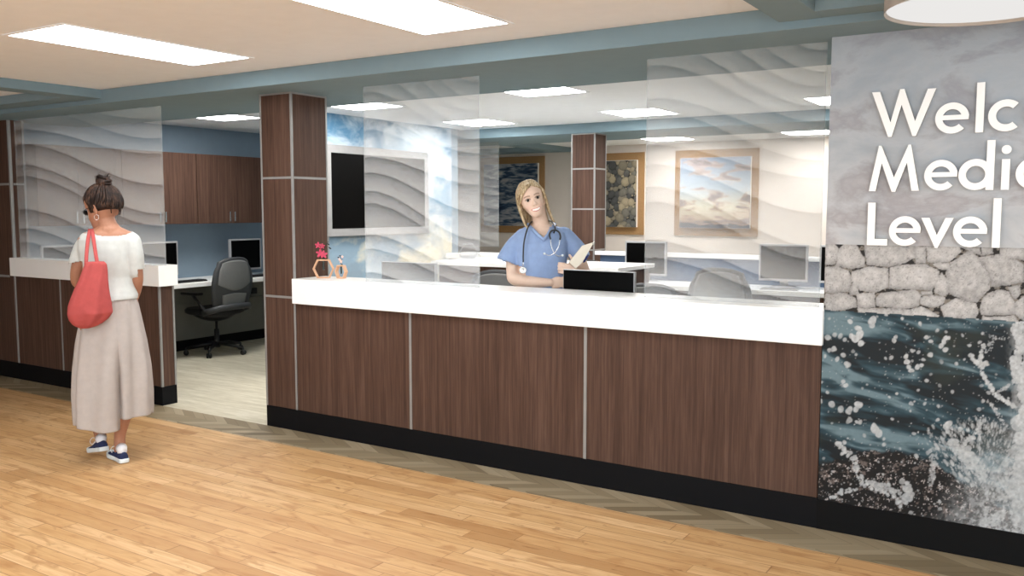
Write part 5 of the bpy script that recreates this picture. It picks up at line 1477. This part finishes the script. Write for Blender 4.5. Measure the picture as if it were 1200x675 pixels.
# shoes: canvas sneakers with socks
def floorpt(px, py):
    a = survey(px, py, 0, 1); b_ = Vector((0, 0, EYE)); d_ = a-b_; t = -EYE/d_.z; return b_+d_*t
def sneaker(heel, toe, ankle, pitch, label=None):
    dv = Vector((toe.x-heel.x, toe.y-heel.y, 0)); dv.normalize(); sd = Z.cross(dv).normalized(); Ls = .245
    up_ = Z
    if pitch: dv = (dv*math.cos(pitch)-Z*math.sin(pitch)).normalized(); up_ = sd.cross(dv)*-1
    if up_.z < 0: up_ = -up_
    base = heel.copy()
    def pt(x, y, z): return base+dv*x*Ls+sd*y+up_*z
    sec = [(0.0, .018), (.03, .027), (.12, .030), (.35, .029), (.6, .038), (.78, .041), (.92, .032), (.985, .018), (1.0, .008)]
    def outline(k, z, n=10):
        q = cr([(x, w, 0) for x, w in sec], 3); L = [pt(p[0]+(-.005 if k > 1 else .005)*(1 if p[0] < .5 else -1), p[1]*k, z+(.008*max(0, (p[0]-.75)/.25)**2)) for p in q]
        Rr = [pt(p[0]+(-.005 if k > 1 else .005)*(1 if p[0] < .5 else -1), -p[1]*k, z+(.008*max(0, (p[0]-.75)/.25)**2)) for p in q][::-1]
        return L+Rr
    m = MB(); m.loft([outline(1.0, .004), outline(1.06, .010), outline(1.06, .028), outline(1.0, .031)]); s_o = part_mesh('shoe_sole', m, M['rubber'], vis, org)
    m = MB(); m.loft([outline(.93, .0), outline(.97, .005)]); part_mesh('sole_tread', m, M['darksole'], s_o, (0, 0, 0))
    m = MB(); rings = []
    for x, w, h in ((.005, .016, .056), (.04, .025, .070), (.12, .029, .072), (.25, .029, .068), (.36, .030, .070), (.5, .034, .060), (.66, .037, .047), (.82, .037, .040), (.93, .028, .034), (.985, .013, .030)):
        rings.append([pt(x, w*math.cos(a), .026+(h-.026)*max(0, math.sin(a))**.75 if math.sin(a) > 0 else .026) for a in [2*PI*i/20 for i in range(20)]])
    m.loft(rings); part_mesh('shoe_upper', m, M['canvasnavy'], vis, org)
    m = MB(); m.tube([pt(.16, 0, .062), pt(.17, 0, .080), Vector(pt(.17, 0, .080)).lerp(ankle, .35)], [.028, .030, .034], 16); part_mesh('sock', m, M['sock'], vis, org)
    m = MB()
    for k in range(3): m.tube([pt(.40+.09*k, -.026, .066-.007*k), pt(.42+.09*k, 0, .075-.009*k), pt(.40+.09*k, .026, .066-.007*k)], .0022, 6)
    m.tube(cr([tuple(pt(*p)) for p in ((.38, 0, .075), (.40, .03, .095), (.45, .045, .075), (.42, .04, .055))], 5), .002, 6); m.tube(cr([tuple(pt(*p)) for p in ((.38, 0, .075), (.41, -.03, .09), (.46, -.045, .07))], 5), .002, 6)
    part_mesh('laces', m, M['sock'], vis, org)
h1 = floorpt(146.5, 543.5); sneaker(h1, h1-f.r*.080+f.d*.245, P(141, 522, 0), 0)
tl = floorpt(107, 531.5); h2 = tl+f.r*.082-f.d*.235; sneaker(h2+Z*.062, tl, P(118, 512, .02), .22)

# tote bag on the shoulder
bo = tuple(P(105, 350, -.17)); bag = empty('tote_bag', bo, 0, 'coral red canvas tote bag hanging from the shoulder of the person in white tee', 'bag')
bp = np.array([(306.5, 101, 121, .012), (309.5, 100.3, 124, .018), (318, 97.3, 125.0, .030), (328, 93.5, 125.3, .044), (338, 89, 126, .056), (348, 85.2, 127.5, .064), (358, 82, 129.2, .068), (367, 81.5, 130, .066), (374, 82.8, 125, .058), (379.5, 86.5, 118, .044), (383, 91, 111, .028), (384.8, 96, 104, .010)])
m = MB(); t_ = bmesh.new(); n1, n2 = 60, 64; G = []
for j in range(n1):
    y = 306.5+(384.8-306.5)*j/(n1-1); xl, xr, dp = [np.interp(y, bp[:, 0], bp[:, k]) for k in (1, 2, 3)]
    cx, hw = (xl+xr)/2, (xr-xl)/2; row = []
    for i in range(n2):
        a = 2*PI*i/n2; ca, sa = math.cos(a), math.sin(a); q = (abs(ca)**2.6+abs(sa)**2.6)**(-1/2.6)
        k = (P(cx+10, y, -.25)-P(cx, y, -.25)).length/10
        fold = 1+.13*math.sin(5*a+(y-306)*.02+1)*(1-abs(ca)**2)+.06*math.sin(11*a+.05*(y-306))*(1-abs(ca)**2)+.10*math.exp(-((y-366-6*ca)/5)**2)*math.sin(3*a)
        p = P(cx, y, -.25)+f.r*(hw*k*q*ca)+f.d*(dp*q*sa*fold)
        row.append(t_.verts.new(p))
    G.append(row)
for j in range(n1-1):
    for i in range(n2):
        q = t_.faces.new((G[j][i], G[j][(i+1) % n2], G[j+1][(i+1) % n2], G[j+1][i])); q.smooth = True
t_.faces.new(G[-1])
bmesh.ops.recalc_face_normals(t_, faces=list(t_.faces)); m.merge(t_); o = part_mesh('bag_body', m, M['coral'], bag, bo)
sm = o.modifiers.new('thickness', 'SOLIDIFY'); sm.thickness = .003; sm.offset = -1
for pts in (((100.8, 312, -.255), (101.3, 300, -.235), (102.6, 285, -.18), (104.2, 274.5, -.125), (105.2, 269.6, -.07), (105.8, 269.0, .0), (106.0, 273.5, .07), (104, 287, .10), (102, 305, -.02), (101.5, 312, -.155)),
            ((114.6, 312, -.26), (112.5, 300, -.24), (110.4, 286, -.18), (108.8, 275, -.125), (108.0, 269.6, -.07), (108.0, 268.6, .0), (108.5, 273.5, .07), (111, 288, .09), (113, 304, -.04), (114.6, 312, -.16))):
    m = MB(); q = cr([tuple(P(*p)) for p in pts[:8]], 6); m.tube(q, .0105, 8, flat=(f.d, .25)); part_mesh('strap', m, M['coral'], bag, bo)
# ------------------------------------------------------------------ ambient fill light, added through the unseen open side of the lobby
W = bpy.data.worlds.new('world'); SC.world = W; W.use_nodes = True
bg = W.node_tree.nodes['Background']; bg.inputs[0].default_value = (0.84, 0.93, 1.0, 1); bg.inputs[1].default_value = 1.8
